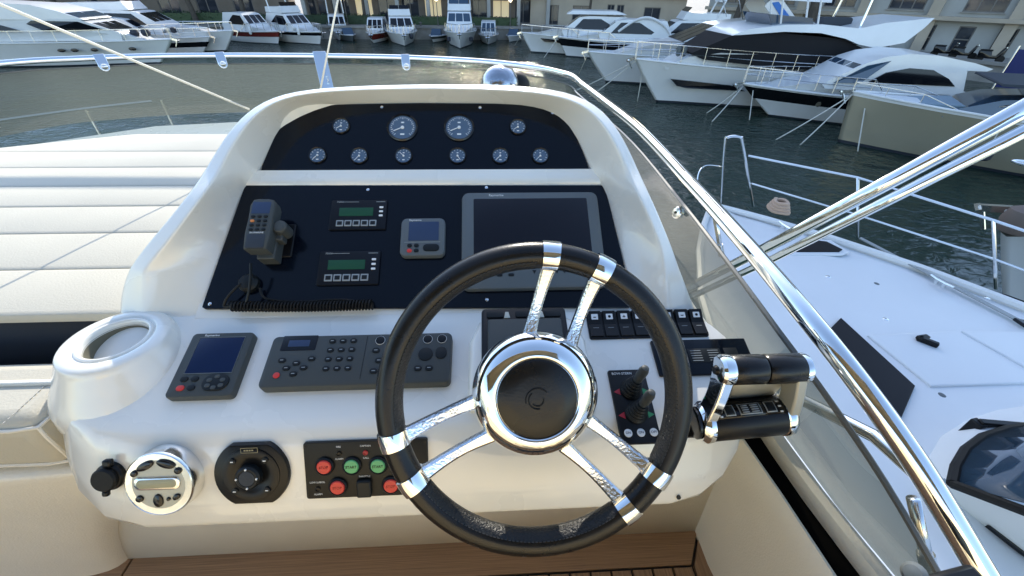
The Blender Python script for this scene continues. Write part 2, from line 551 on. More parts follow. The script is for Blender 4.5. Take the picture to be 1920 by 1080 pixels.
for k, z in enumerate((0, .14, .32, .46, .54, .595, .600)):
    t = [0, .10, .35, .65, .85, 1, 1][k]
    xe = -1.057 + t * .40
    yy = .512 - t * .045
    rows.append([(-3.0, yy - .03, z), (-1.6, yy - .03, z), (-1.30 + .3 * t, yy - .025, z), (xe - .10, yy - .012, z), (xe - .035, yy + .0, z), (xe - .006, yy + .022, z), (xe, yy + .06, z), (xe + .01, .60, z)])
rows.append([(p[0], .61, .600) for p in rows[-1]])
g.grid(rows); g.build('side_panel', VINYLB, seatb, angle=180, sub=1)

seat = thing('seat_cushion', 'cream stitched seat cushion beside the cup holder at port', 'seat cushion', T(-1.722, .572, .677))
g = G()
out = [(-1.2, -.115), (.945, -.115), (.946, .045), (-1.2, .045)]
g.prism(out, -.07, .068, .0)
c = g.build('cushion', VINYL, seat, bevel=.034, seg=6)
g = G()
for pz in (.050, -.050):
    g.tube([(-1.0, -.114, pz), (.90, -.114, pz), (.940, -.108, pz), (.946, -.06, pz), (.945, .03, pz)], .0035, 6)
g.tube([(.938, -.106, .052), (.944, -.112, .03), (.945, -.113, -.03), (.938, -.106, -.052)], .003, 6)
g.build('piping', VINYLB, seat)
g = G()
for i in range(16):
    yy = -.11 + i * .0085
    g.box(.0016, .0045, .0012, T(.900, yy, .0692))
g.build('stitching', mat('thread', (.45, .43, .38), .8), seat)['kind'] = 'stuff'

# sun pad
PZ = CAM.z - .55
pad = thing('sun_pad', 'wide white channelled sun pad forward of the port seat', 'sun pad', T(-1.6, 1.2, PZ))
seams = [at_z(100, v, PZ).y for v in (588, 503, 436, 386, 348, 313, 283, 250)]
def xleft(y):
    for (ya, xa), (yb, xb) in zip([(.5, -2.95), (1.2, -2.9), (1.5, -2.45), (1.76, -1.95), (1.93, -1.58)], [(1.2, -2.9), (1.5, -2.45), (1.76, -1.95), (1.93, -1.58), (2.4, -.9)]):
        if ya <= y <= yb:
            return xa + (xb - xa) * (y - ya) / (yb - ya)
    return -2.95
for y0, y1 in zip(seams[:-1], seams[1:]):
    n = 10
    rows = []
    for i in range(n + 1):
        s = (0, .004, .012, .03, .07, .5, .93, .97, .988, .996, 1)[i]
        yy = y0 + (y1 - y0) * s
        zz = -.005 + .005 * (1 - abs(2 * s - 1) ** 14)
        if i in (0, n): zz = -.022 if y0 == seams[0] and i == 0 else -.013
        xl = xleft(yy)
        rows.append([(xl, yy, -.08), (xl + .01, yy, zz - .02), (xl + .05, yy, zz), (-1.2, yy, zz), (-.5, yy, zz), (.1, yy, zz)])
    g = G(); g.grid(rows, M=T(1.6, -1.2, 0)); g.build('cushion_panel', VINYL, pad, angle=60)
g = G()
g.add([(-2.95, .705, .02), (-.55, .705, .02), (-.55, .74, -.45), (-2.95, .74, -.45)], [(0, 1, 2, 3)], T(1.6, -1.2, -.045))
g.build('base_board', SLATE, pad, solid=.01)
g = G(); g.prism([(-2.9, .75), (-.2, .75), (-.2, 1.9), (-1.5, 1.9), (-2.4, 1.5)], -.5, -.06, M=T(1.6, -1.2, 0)); g.build('plinth', GEL, pad, smooth=False)
# port forward moulding below the glass so nothing is left open
fore = [(-3.25, 0), (-3.3, 1.6), (-3.1, 2.6), (-2.4, 3.2), (-1.4, 3.42), (-.3, 3.3), (.35, 2.85), (.62, 2.2), (.655, 1.9)]
g = G()
g.grid([[(x, y, CAM.z - .86) for x, y in fore], [(x * 1.0 + .0, y + .02, CAM.z - .95) for x, y in fore], [(-1.4 + (x + 1.4) * 1.04, y * 1.05, -.9) for x, y in fore]])
g.add([(x, y, CAM.z - .86) for x, y in fore] + [(.655, 0.64, CAM.z - .86), (-3.25, .64, CAM.z - .86)], [tuple(range(len(fore) + 2))])
g.build('forward_coaming', GEL, wall)

# ------------------------------------------------------------------ helm console
helm = thing('helm_console', 'white moulded helm console with hooded dark instrument panels', 'console', T(-.18, .6, .6))
HI = helm.matrix_world.inverted()
def loc(p): return tuple(HI @ Vector(p))
# hood : horseshoe sweep  E (panel edge) -> C (crest) -> O (outer) -> base
ST = [  # E, C, O, plane, h
    ((371, 597), (266, 597), (224, 604), 'L', 0),
    ((374, 592), (267, 590), (220, 594), 'L', .004),
    ((388, 556), (267, 545), (222, 545), 'M', .020),
    ((403, 515), (268, 512), (238, 506), 'M', .040),
    ((405, 508), (271, 505), (241, 500), 'M', .042),
    ((421, 465), (300, 470), (266, 463), 'M', .060),
    ((441, 405), (346, 412), (311, 412), 'M', .076),
    ((460, 348), (386, 358), (352, 360), 'M', .086),
    ((490, 326), (410, 320), (381, 321), 'U', .074),
    ((508, 278), (440, 262), (414, 262), 'U', .080),
    ((533, 231), (480, 207), (455, 211), 'U', .076),
    ((572, 202), (545, 176), (520, 172), 'U', .062),
    ((660, 196), (655, 168), (640, 160), 'U', .045),
    ((790, 194), (790, 165), (790, 156), 'U', .045),
    ((930, 195), (940, 167), (945, 157), 'U', .045),
    ((1025, 203), (1060, 178), (1068, 166), 'U', .062),
    ((1066, 236), (1120, 213), (1136, 204), 'U', .076),
    ((1091, 282), (1156, 270), (1174, 262), 'U', .080),
    ((1106, 327), (1182, 326), (1199, 320), 'U', .074),
    ((1130, 348), (1196, 360), (1216, 354), 'M', .086),
    ((1145, 405), (1220, 412), (1238, 404), 'M', .076),
    ((1160, 465), (1244, 470), (1262, 462), 'M', .060),
    ((1171, 508), (1247, 508), (1276, 502), 'M', .042),
    ((1172, 515), (1249, 516), (1279, 508), 'M', .040),
    ((1180, 552), (1252, 550), (1294, 546), 'M', .020),
    ((1190, 584), (1254, 588), (1308, 584), 'L', .004),
    ((1194, 592), (1256, 595), (1316, 592), 'L', 0)]
rows = []
for i, (e, c, o, pn, h) in enumerate(ST):
    P = {'L': LOW, 'M': MAIN, 'U': UPP}[pn]
    E_ = P.hit(*e, -.002); C_ = P.hit(*c, h); O_ = P.hit(*o, h - .014 if h else -.004)
    ctr = Vector((-.16, .80, C_.z))
    d = (O_ - E_); d.z = 0; d.normalize()
    if pn == 'U' and 11 < i < 16: d = Vector((d.x * .3, 1, 0)).normalized()
    sp = 1 if pn == 'U' else .0
    B1 = O_ + d * .014 * sp - Vector((0, 0, .05))
    B2 = O_ + d * .03 * sp - Vector((0, 0, .20))
    B3 = O_ + d * .03 * sp - Vector((0, 0, .5))
    m1 = E_.lerp(C_, .08); m2 = E_.lerp(C_, .90)
    rows.append([loc(q) for q in (E_ - P.n * .02, E_, m1, m2, C_, C_.lerp(O_, .16), C_.lerp(O_, .80), O_, B1, B2, B3)])
g = G(); g.grid(rows)
hood = g.build('hood', GEL, helm, angle=180, sub=2)
# recess floor behind the panels
def poly(name, P, pxs, z0, z1, m, parent, bev=.0012, smooth=False):
    g = G()
    pts = [P.hit(*q) for q in pxs]
    o = sum(pts, Vector()) / len(pts)
    F = P.frame(o); I = F.inverted()
    loc2 = [(I @ p) for p in pts]
    out = [(p.x, p.y) for p in loc2]
    if sum(out[i - 1][0] * out[i][1] - out[i][0] * out[i - 1][1] for i in range(len(out))) < 0:
        out.reverse()
    g.prism(out, z0, z1, bev, M=HI @ F)
    return g.build(name, m, parent, smooth=smooth)
poly('recess_floor', MAIN, [(445, 340), (1145, 340), (1205, 590), (362, 596)], -.03, -.004, GEL, helm, 0)
poly('recess_floor', UPP, [(470, 335), (500, 265), (530, 215), (570, 190), (790, 184), (1030, 192), (1080, 225), (1110, 280), (1130, 335)], -.03, -.004, GEL, helm, 0)
poly('main_panel', MAIN, [(461, 349), (1130, 349), (1136, 360), (1187, 570), (1180, 577), (386, 580), (381, 577), (383, 570)], -.003, .004, NAVY, helm)
up_out = [(490, 326), (493, 312), (503, 288), (517, 256), (533, 232), (550, 214), (566, 204), (590, 199), (660, 197), (790, 195), (930, 196), (1000, 199), (1028, 204), (1046, 214), (1066, 236), (1082, 262), (1095, 292), (1102, 312), (1105, 326)]
poly('gauge_panel', UPP, up_out, -.003, .004, NAVY, helm)
# ledge between the panels
a, b = MAIN.hit(460, 348), MAIN.hit(1132, 348)
a2, b2 = UPP.hit(482, 327), UPP.hit(1112, 327)
g = G()
yz = [(a.y - .004, a.z + .004), (a.y + .002, a.z + .013), (a.y + .012, a.z + .018), (a2.y, a2.z + .009), (a2.y + .006, a2.z + .004), (a2.y + .01, a2.z - .03), (a.y, a.z - .03)]
g.grid([[loc((xx, y, z)) for y, z in yz] for xx in (-.59, -.3, 0, .30)], closed=True)
g.build('ledge', GEL, helm, angle=50)
# screws of both panels
sc_g = []
def screw(P, u, v):
    g = G(); g.lathe([(.0035, 0), (.0035, .001), (.002, .0018)], 8, M=HI @ P.frame(P.hit(u, v, .004)))
    g.build('screw', STEEL, helm)
for q in ((575, 207), (716, 201), (900, 202), (1036, 212), (710, 322), (901, 322)): screw(UPP, *q)
for q in ((690, 356), (912, 352), (394, 570), (913, 562)): screw(MAIN, *q)
# lower body: profile lofted along X with rounded ends
pf = []
al, af = radians(17), radians(60)
k0 = Vector((.415, -.600))
lowd, frd = Vector((cos(al), sin(al))), Vector((cos(af), sin(af)))
pf += [Vector((.65, -.79)), Vector((.56, -.785)), Vector((.46, -.772)), Vector((.385, -.758))]
bq = k0 - frd * .155
pf += [bq + Vector((.022, -.010)), bq + Vector((.006, -.004)), bq + frd * .010, bq + frd * .05, bq + frd * .10]
for s in (.028, .014): pf.append(k0 - frd * s + Vector((.0, .0)) if s > .02 else k0 - frd * s * .8 + lowd * .004)
pf += [k0 + lowd * .012 - Vector((0, .0005)), k0 + lowd * .03, k0 + lowd * .10, k0 + lowd * .17, k0 + lowd * .226, k0 + lowd * .238, Vector((.650, -.555)), Vector((.652, -.62))]
cenL, cenR = k0 + lowd * .20, k0 + lowd * .10
rows = []
xa, xb, r = -.772, .468, .19
stx = [(xa + r * (1 - cos(radians(t))), sqrt(max(0, 1 - (cos(radians(t))) ** 2))) for t in (0, 10, 22, 36, 52, 70, 90)]
stx = [(x_, s_ ** .8) for x_, s_ in stx]
rb = .16
ste = [(xb - rb * (1 - cos(radians(t))), sqrt(max(0, 1 - (cos(radians(t))) ** 2)) ** .8) for t in (90, 70, 52, 36, 22, 10, 0)]
stations = stx + [(-.45, 1), (-.2, 1), (.05, 1), (.2, 1)] + ste
for xx, s in stations:
    s = max(s, .03)
    cen = cenL if xx < -.2 else cenR
    row = []
    for p in pf:
        q = cen + (p - cen) * s
        row.append(loc((xx, q.x, q.y + CAM.z)))
    rows.append(row)
g = G(); g.grid(rows, closed=True)
g.add(rows[0], [tuple(range(len(pf)))]); g.add(rows[-1], [tuple(range(len(pf)))])
g.build('dash', GEL, helm, angle=60)
# raised wheel pedestal behind the hub
F_, pw, ph = LOW.dev((888, 588), (1092, 588), (1105, 770), (872, 770))
g = G()
out = [(-pw * .5, -ph * .5), (pw * .5, -ph * .5), (pw * .5, ph * .12), (pw * .42, ph * .34), (pw * .22, ph * .47), (0, ph * .5), (-pw * .22, ph * .47), (-pw * .42, ph * .34), (-pw * .5, ph * .12)]
g.prism(out, -.01, .030, .012, M=HI @ F_); g.build('wheel_pedestal', GEL, helm, bevel=.004, angle=50)
# cup holder pod (horizontal ring)
cz = CAM.z - .520
pc = at_z(214, 634, cz)
podM = T(*pc)
g = G()
prof = [(.10, -.34), (.118, -.22), (.130, -.15), (.134, -.11), (.130, -.085), (.121, -.068), (.110, -.052), (.101, -.036), (.094, -.024), (.0895, -.016), (.0868, -.011), (.0845, -.005), (.081, -.0015), (.073, 0), (.064, .0005), (.0605, -.001), (.0590, -.0035), (.0575, -.0035), (.056, 0), (.0535, .001), (.0505, -.0005), (.0490, -.006), (.0482, -.012)]
g.lathe(prof, 48, M=HI @ podM, caps=False)
ch = g.build('cup_holder', GEL, helm, angle=60)
g = G(); g.lathe([(.0484, -.010), (.0475, -.03), (.045, -.15), (.0, -.152)], 48, M=HI @ podM, caps=False); g.build('cup_liner', mat('khaki_liner', (.15, .14, .095), .6), ch, angle=60)
# small cable-hole screw under the throttle
g = G(); g.lathe([(.004, 0), (.004, .002)], 8, M=HI @ FRONT.frame(FRONT.hit(1272, 932))); g.build('screw', BLACK, helm)

# ------------------------------------------------------------------ gauges
def make_gauge(R, needle):
    root = thing('gauge', '', 'gauge', T(0, 0, 0))
    g = G(); g.lathe([(R * 1.12, .0), (R * 1.12, .003), (R * 1.04, .005), (R * .98, .004), (R * .98, .001)], 32); g.build('bezel', BLACKG, root)
    g = G(); g.lathe([(R * .98, .0), (R * .98, .0018)], 32); d = g.build('dial', DIAL, root)
    g = G()
    n = 25 if R > .025 else 11
    for i in range(n):
        a = radians(225 - 270 * i / (n - 1))
        L = R * (.16 if i % 3 == 0 else .09)
        g.box(L, R * .035 if R > .025 else R * .06, .0004, T((R * .86 - L / 2) * cos(a), (R * .86 - L / 2) * sin(a), .0021) @ RZ(math.degrees(a)))
    g.box(R * .3, R * .12, .0004, T(0, -R * .55, .0021)); g.box(R * .22, R * .1, .0004, T(0, R * .42, .0021))
    g.build('graduations', WHITE, d)
    a = radians(needle)
    g = G(); g.box(R * .78, R * .06, .0008, T(R * .32 * cos(a), R * .32 * sin(a), .0034) @ RZ(needle)); g.lathe([(R * .13, .002), (R * .11, .0042)], 12)
    g.build('needle', WHITE, root)
    return root
gz = [((755, 240), .031, 205, 'large rev counter gauge at the left of the upper panel centre'),
      ((861, 240), .031, 205, 'large rev counter gauge at the right of the upper panel centre'),
      ((640, 237), .0178, 215, 'small round gauge in the upper row, left of the large pair'),
      ((971, 239), .0178, 215, 'small round gauge in the upper row, right of the large pair'),
      ((596, 292), .0178, 225, 'small round gauge at the left end of the lower gauge row'),
      ((674, 293), .0178, 230, 'second small round gauge from the left end of the lower row'),
      ((757, 293), .0178, 135, 'small round gauge directly below the left large rev counter'),
      ((858, 293), .0178, 300, 'small round gauge directly below the right large rev counter'),
      ((938, 293), .0178, 225, 'second small round gauge from the right end of the lower row'),
      ((1013, 293), .0178, 225, 'small round gauge at the right end of the lower gauge row')]
for (u, v), R, nd, lb in gz:
    o = make_gauge(R, nd); o['label'] = lb; o['group'] = 'round gauges on the upper panel'
    o.matrix_world = UPP.frame(UPP.hit(u, v, .0042))

# ------------------------------------------------------------------ devices on the console
def device(name, label, cat, P, cor, h0=.004, group=None):
    M, wd, hg = P.dev(*cor)
    o = thing(name, label, cat, M @ T(0, 0, h0), group)
    return o, wd, hg
def nb(wd, hg, a, b, z=0): return T((a - .5) * wd, (.5 - b) * hg, z)
def button(root, M, w_, h_, m, r=None, ht=.0025, name='button'):
    g = G(); g.prism(rrect(w_, h_, r if r is not None else min(w_, h_) * .48, 4), 0, ht, ht * .35, M=M)
    return g.build(name, m, root)

# chartplotter
o, W_, H_ = device('chartplotter', 'large grey framed chartplotter with dark blank screen behind the wheel', 'chartplotter', MAIN, ((871, 369), (1110, 369), (1142, 546), (862, 546)))
g = G(); g.prism(rrect(W_, H_, .016, 6), 0, .016, .004); g.build('bezel', GREYM, o)
g = G(); g.prism(rrect(W_ * .83, H_ * .70, .003), .014, .0168, .0004, M=nb(W_, H_, .5, .425)); s = g.build('screen', SCRD, o)
text('Raymarine', .0075, nb(W_, H_, .25, .037, .0163), WHITE, o)
for i in range(7):
    g = G(); g.prism([(-.004, .0035), (0, -.004), (.004, .0035)], .015, .0175, .0005, M=nb(W_, H_, .50 + i * .052, .845)); g.build('button', GREYB, o)
for i in range(3): button(o, nb(W_, H_, .18 + i * .08, .87, .0155), .012, .006, GREYB)
# small pilot display on the main panel
o, W_, H_ = device('pilot_display', 'small square grey pilot display in the middle of the main panel', 'display', MAIN, ((757, 416), (834, 416), (838, 486), (751, 486)))
out = rrect(W_, H_, .012, 5)
g = G(); g.prism(out, 0, .014, .004); g.build('body', GREYM, o)
g = G(); g.prism(rrect(W_ * .68, H_ * .5, .002), .012, .0148, .0004, M=nb(W_, H_, .52, .36)); g.build('screen', SCRL, o)
text('Raymarine', .006, nb(W_, H_, .32, .065, .0142), WHITE, o)
g = G(); g.box(W_ * .8, .0008, .0006, nb(W_, H_, .5, .65, .0142)); g.build('trim', GREYP, o)
for a_, b_, m_ in ((.22, .74, GREYB), (.37, .74, GREYB), (.22, .87, RED), (.37, .87, GREYB)): button(o, nb(W_, H_, a_, b_, .0138), .010, .008, m_)
button(o, nb(W_, H_, .70, .80, .0138), W_ * .36, H_ * .18, GREYB)
# two engine monitors with green displays
def monitor(label, cor):
    o, W_, H_ = device('engine_monitor', label, 'monitor', MAIN, cor, group='engine monitors with green displays')
    g = G(); g.prism(rrect(W_, H_, .003, 3), 0, .005, .0015); g.build('body', mat('monitor_black', (.006, .007, .010), .4, spec=.2), o)
    g = G(); g.prism(rrect(W_ * .60, H_ * .28, .001), .004, .0058, .0003, M=nb(W_, H_, .46, .41)); g.build('screen', SCRG, o)
    for i in range(5):
        k = button(o, nb(W_, H_, .19 + i * .145, .79, .0046), W_ * .125, H_ * .20, GREYP, .001, .0015)
        button(k, nb(W_, H_, .19 + i * .145, .79, .006), W_ * .085, H_ * .12, GREYB, .001, .0004, 'icon')
    for i in range(3): button(o, nb(W_, H_, .90, .26 + i * .14, .0048), W_ * .07, H_ * .06, WHITE, .0012, .001, 'lamp')
    text('MAN', .006, nb(W_, H_, .10, .07, .0052), GREYP, o, align='LEFT')
    g = G(); g.box(W_ * .3, .0009, .0004, nb(W_, H_, .34, .07, .0051)); g.box(W_ * .16, .0012, .0004, nb(W_, H_, .88, .07, .0051)); g.build('trim', GREYP, o)
monitor('upper of two black engine monitors with green display', ((626, 379), (729, 379), (724, 434), (617, 434)))
monitor('lower of two black engine monitors with green display', ((604, 474), (716, 474), (711, 537), (594, 537)))

# VHF handset with cradle and coiled cord
def pt(u, v, h): return MAIN.hit(u, v, h)
o = thing('radio_handset', 'grey radio handset hanging in its cradle on the main panel', 'handset', MAIN.frame(MAIN.hit(495, 435, .03)) @ RZ(-9))
MI = o.matrix_world.inverted()
top_ = MI @ pt(503, 380, .045); bot_ = MI @ pt(480, 470, .055)
L = (top_ - bot_).length * .98; Wd = .051
axis = (top_ - bot_).normalized()
c_ = (top_ + bot_) / 2
Mh = basis(c_, Vector((0, 0, 1)) - axis * axis.z, Vector((1, 0, 0)))
Mh = Matrix.Translation(c_) @ Matrix(((axis.cross(Vector((0, 0, 1))).normalized().x, axis.x, 0, 0), (axis.cross(Vector((0, 0, 1))).normalized().y, axis.y, 0, 0), (0, 0, 1, 0), (0, 0, 0, 1)))
g = G()
out = [(-.021, -L / 2), (.021, -L / 2), (.024, -L * .2), (.023, L * .1), (.024, L * .36), (.019, L * .48), (.010, L * .5), (-.010, L * .5), (-.019, L * .48), (-.024, L * .36), (-.023, L * .1), (-.024, -L * .2)]
g.prism(out, -.016, .014, .005, M=Mh); g.build('body', GREYD, o, angle=50)
g = G(); g.prism(rrect(.035, .026, .002), .012, .0146, .0004, M=Mh @ T(0, L * .30, 0)); g.build('screen', SCRL, o)
for i in range(3):
    for j in range(4):
        button(o, Mh @ T(-.012 + i * .012, L * .12 - j * .0095, .0136), .008, .0055, ORANGE if (i == 0 and j == 1) else GREYB)
text('RAYMARINE', .0048, Mh @ T(0, -L * .20, .0143), WHITE, o)
g = G(); g.prism(rrect(.036, .03, .004), .0, .0148, .002, M=Mh @ T(0, -L * .36, 0)); g.build('speaker_grille', SLATE, o)
g = G()
g.box(.062, .032, .022, Mh @ T(.006, -L * .10, -.020)); g.box(.034, .05, .03, Mh @ T(.008, -L * .36, -.030)); g.lathe([(.014, -.018), (.014, .014), (.010, .017)], 16, M=Mh @ T(.034, -L * .02, -.012) @ RX(0))
g.build('cradle', GREYD, o, bevel=.004)
g = G(); g.box(.05, .075, .006, Mh @ T(.018, -L * .1, -.045)); g.build('back_plate', BLACK, o, bevel=.002)
cp = catmull([pt(470, 494, .045), pt(470, 515, .04), pt(467, 545, .03), pt(462, 566, .022)], 6)
g = G(); g.tube([MI @ p for p in cp], .0026, 8); g.build('cord', GREYB, o)
g = G(); g.lathe([(.019, 0), (.019, .010), (.014, .016), (.006, .018)], 20, M=MI @ MAIN.frame(pt(470, 533, .004))); g.build('cord_socket', GREYB, o)
# coil
A0, A1 = pt(432, 574, .014), pt(700, 571, .012)
coil = []
turns, n = 44, 44 * 10
for i in range(n + 1):
    s = i / n
    c0 = A0.lerp(A1, s) + Vector((0, 0, -.003 * sin(s * pi)))
    a = 2 * pi * turns * s
    coil.append(MI @ (c0 + MAIN.n * .009 * cos(a) + MAIN.e * .009 * sin(a)))
g = G(); g.tube(coil, .0021, 5); g.build('coiled_cord', RUBB, o)
cp = catmull([pt(700, 571, .012), pt(640, 562, .008), pt(560, 566, .006), pt(500, 560, .01), pt(487, 540, .012)], 6)
g = G(); g.tube([MI @ p for p in cp], .0024, 6)
cp = catmull([A0, pt(420, 574, .012), pt(428, 555, .02), pt(450, 533, .02), pt(463, 524, .014)], 6)
g.tube([MI @ p for p in cp], .0024, 6); g.build('cord', RUBB, o)

# display on the low dash
o, W_, H_ = device('autopilot_display', 'tilted grey autopilot display with blue screen beside the cup holder', 'display', LOW, ((373, 631), (488, 631), (437, 751), (317, 751)), h0=0)
o.matrix_world = o.matrix_world
g = G(); g.prism(rrect(W_, H_, .008, 4), -.002, .016, .004); g.build('body', GREYD, o)
g = G(); g.prism(rrect(W_ * .72, H_ * .56, .0015), .014, .0168, .0004, M=nb(W_, H_, .52, .375)); g.build('screen', SCRB, o)
g = G()
for a_, b_, w_, h_ in ((.52, .088, .74, .006), (.52, .66, .74, .006), (.155, .375, .006, .57), (.885, .375, .006, .57)): g.box(w_ * W_, h_ * H_ + .0006, .0012, nb(W_, H_, a_, b_, .0166))
g.build('trim', GREYM, o)
text('Raymarine', .0062, nb(W_, H_, .33, .05, .0163), WHITE, o)
for a_, b_, m_ in ((.20, .74, GREYB), (.36, .74, GREYB), (.20, .87, RED), (.36, .87, GREYB)): button(o, nb(W_, H_, a_, b_, .0155), .013, .010, m_)
kp = button(o, nb(W_, H_, .70, .80, .0155), W_ * .40, H_ * .24, GREYB, ht=.003, name='rocker_pad')
for a_, b_ in ((.60, .77), (.70, .72), (.80, .77), (.70, .88), (.60, .85), (.80, .85)): button(kp, nb(W_, H_, a_, b_, .0184), .009, .007, GREYD, ht=.0008)

# keypad unit
o, W_, H_ = device('keypad_unit', 'long dark grey keypad unit with two small screens left of the wheel', 'keypad', LOW, ((512, 640), (847, 632), (848, 724), (500, 738)), h0=0)
g = G(); g.prism(rrect(W_, H_, .010, 5), -.002, .020, .005); g.build('body', GREYD, o)
Z = .0196
g = G(); g.prism(rrect(W_ * .19, H_ * .30, .002), Z, Z + .0012, .0004, M=nb(W_, H_, .155, .16)); d = g.build('screen_surround', BLACKG, o)
g = G(); g.prism(rrect(W_ * .115, H_ * .13, .001), Z + .001, Z + .0016, .0002, M=nb(W_, H_, .155, .17)); g.build('screen', SCRL, d)
text('Raymarine', .006, nb(W_, H_, .155, .03, .0203), WHITE, o)
for i in range(3):
    for j in range(4):
        k = button(o, nb(W_, H_, .335 + i * .058, .14 + j * .18, Z), .0125, .0095, GREYB)
        g = G(); g.box(.005, .0014, .0003, nb(W_, H_, .335 + i * .058, .14 + j * .18, Z + .0027)); g.build('icon', GREYP, k)
for a_, b_, m_ in ((.09, .50, GREYB), (.17, .56, GREYB), (.245, .48, GREYB), (.125, .65, GREYB), (.215, .65, GREYB), (.17, .76, GREYB)):
    k = button(o, nb(W_, H_, a_, b_, Z), .0135, .0095, m_)
    g = G(); g.box(.0055, .0012, .0003, nb(W_, H_, a_, b_, Z + .0027)); g.build('icon', GREYP, k)
button(o, nb(W_, H_, .085, .78, Z), .011, .011, RED)
g = G(); g.box(.0008, H_ * .84, .0006, nb(W_, H_, .525, .47, .0201)); g.build('seam', BLACK, o)
for a_ in (.60, .685, .865, .945):
    k = button(o, nb(W_, H_, a_, .15, Z), .0165, .0165, BLACK, ht=.003, name='knob')
    g = G(); g.lathe([(.0088, 0), (.0088, .0012), (.0074, .0012), (.0074, 0)], 24, M=nb(W_, H_, a_, .15, .0202), caps=False); g.build('ring', WHITE, k)
for a_, b_, m_ in ((.585, .35, GREYB), (.65, .35, GREYB), (.61, .55, GREYB), (.59, .75, GREYB), (.64, .75, RED), (.70, .55, GREYB), (.825, .72, GREYB), (.885, .72, GREYB)):
    k = button(o, nb(W_, H_, a_, b_, Z), .014, .0105, m_)
    g = G(); g.box(.006, .0013, .0003, nb(W_, H_, a_, b_, Z + .0027)); g.build('icon', GREYP, k)
button(o, nb(W_, H_, .86, .45, Z), .026, .026, GREYB); button(o, nb(W_, H_, .945, .43, Z), .020, .024, GREYB)

# compass cover behind the hub
o, W_, H_ = device('compass_cover', 'black framed grey flip cover set into the white pedestal behind the hub', 'cover', LOW, ((903, 598), (1060, 598), (1066, 728), (905, 728)), h0=.030)
g = G(); g.prism(rrect(W_, H_, .008, 4), 0, .010, .003); g.build('frame', BLACK, o)
g = G(); g.prism(rrect(W_ * .86, H_ * .78, .006, 4), .008, .018, .004, M=nb(W_, H_, .5, .58)); g.build('lid', GREYD, o)
for a_ in (.16, .5, .84):
    g = G(); g.prism(rrect(W_ * .2, H_ * .10, .004, 3), .009, .0125, .001, M=nb(W_, H_, a_, .10)); g.build('latch', GREYB, o)
for a_ in (.30, .70):
    g = G(); g.prism([(-.006, -.007), (.006, -.007), (.003, .007), (-.003, .007)], .009, .014, .001, M=nb(W_, H_, a_, .12)); g.build('catch', SILVER, o)

# rocker switch row
o, W_, H_ = device('switch_panel', 'row of eight black rocker switches with white icons right of the wheel', 'switch panel', LOW, ((1098, 586), (1311, 583), (1329, 632), (1105, 637)), h0=0)
g = G(); g.prism(rrect(W_, H_, .004, 3), -.002, .004, .001); g.build('frame', BLACK, o)
for i in range(8):
    xx = (-.5 + (i + .5) / 8) * W_
    g = G()
    w2, h2 = W_ / 8 * .43, H_ * .44
    g.add([(-w2, -h2, .003), (w2, -h2, .003), (w2, h2, .003), (-w2, h2, .003), (-w2, -h2, .008), (w2, -h2, .008), (w2, 0, .006), (-w2, 0, .006), (-w2, h2, .013), (w2, h2, .013)],
          [(0, 1, 5, 4), (4, 5, 6, 7), (7, 6, 9, 8), (3, 8, 9, 2), (0, 4, 7, 8, 3), (1, 2, 9, 6, 5)], T(xx, 0, 0))
    k = g.build('rocker', BLACK, o, smooth=False, bevel=.0008)
    tilt = math.degrees(atan2(.007, h2))
    Mi = T(xx, h2 * .55, .0102) @ RX(tilt)
    g = G(); g.prism(rrect(w2 * 1.05, h2 * .42, .001, 2), 0, .0004, M=Mi); ic = g.build('icon', WHITE, k)
    g = G()
    if i % 3 == 0: g.prism([(-.0035, -.0012), (.0035, -.0012), (.002, -.003), (-.002, -.003)], .0004, .0008, M=Mi @ T(0, .001, 0)); 
    elif i % 3 == 1: g.prism(circ(.0028, 12), .0004, .0008, M=Mi)
    else: g.box(.0014, .005, .0004, Mi @ T(0, 0, .0006)); g.box(.005, .0014, .0004, Mi @ T(0, -.001, .0006))
    # glyph joined into the icon so that the plate stays one flat print
    gl = g.build('icon', BLACK, k)
    g = G(); g.box(w2 * .9, .0008, .0003, T(xx, -h2 * .30, .0068) @ RX(-8)); g.build('mark', GREYP, k)

# thruster joystick panel
o, W_, H_ = device('thruster_panel', 'black thruster panel with two ribbed joysticks and red green arrows', 'control panel', LOW, ((1141, 696), (1206, 694), (1241, 832), (1162, 834)), h0=0)
g = G(); g.prism(rrect(W_, H_, .004, 3), -.002, .005, .0015); g.build('plate', BLACK, o)
text('BOW-STERN', .0065, nb(W_, H_, .36, .06, .0052), WHITE, o)
for k_, (b_) in enumerate((.30, .62)):
    Mj = nb(W_, H_, .5, b_, .005)
    g = G()
    prof = [(.019, 0)]
    for i in range(5):
        r_ = .0175 - i * .0018
        prof += [(r_, .002 + i * .006), (r_ + .0012, .005 + i * .006), (r_ - .0008, .0078 + i * .006)]
    tl = RX(-8) @ RY(8)
    g.lathe(prof, 20, M=Mj @ tl); j = g.build('boot', GREYB, o)
    g = G(); g.lathe([(.0055, .02), (.0075, .035), (.0085, .048), (.0085, .062), (.006, .070), (.002, .072)], 16, M=Mj @ tl); g.build('joystick', GREYD, o)
    g = G(); g.prism([(-.006, 0), (.005, -.006), (.005, .006)], .005, .0056, M=nb(W_, H_, .14, b_ + .02)); g.build('red_arrow', REDD, o)
    g = G(); g.prism([(.006, 0), (-.005, .006), (-.005, -.006)], .005, .0056, M=nb(W_, H_, .88, b_ + .02)); g.build('green_arrow', GREENP, o)
for i, s_ in enumerate(('ON', 'ON', 'OFF')):
    k = button(o, nb(W_, H_, .20 + i * .32, .87, .005), .0135, .0135, WHITE, ht=.002)
    text(s_, .0058, nb(W_, H_, .20 + i * .32, .87, .0071), BLACK, k)

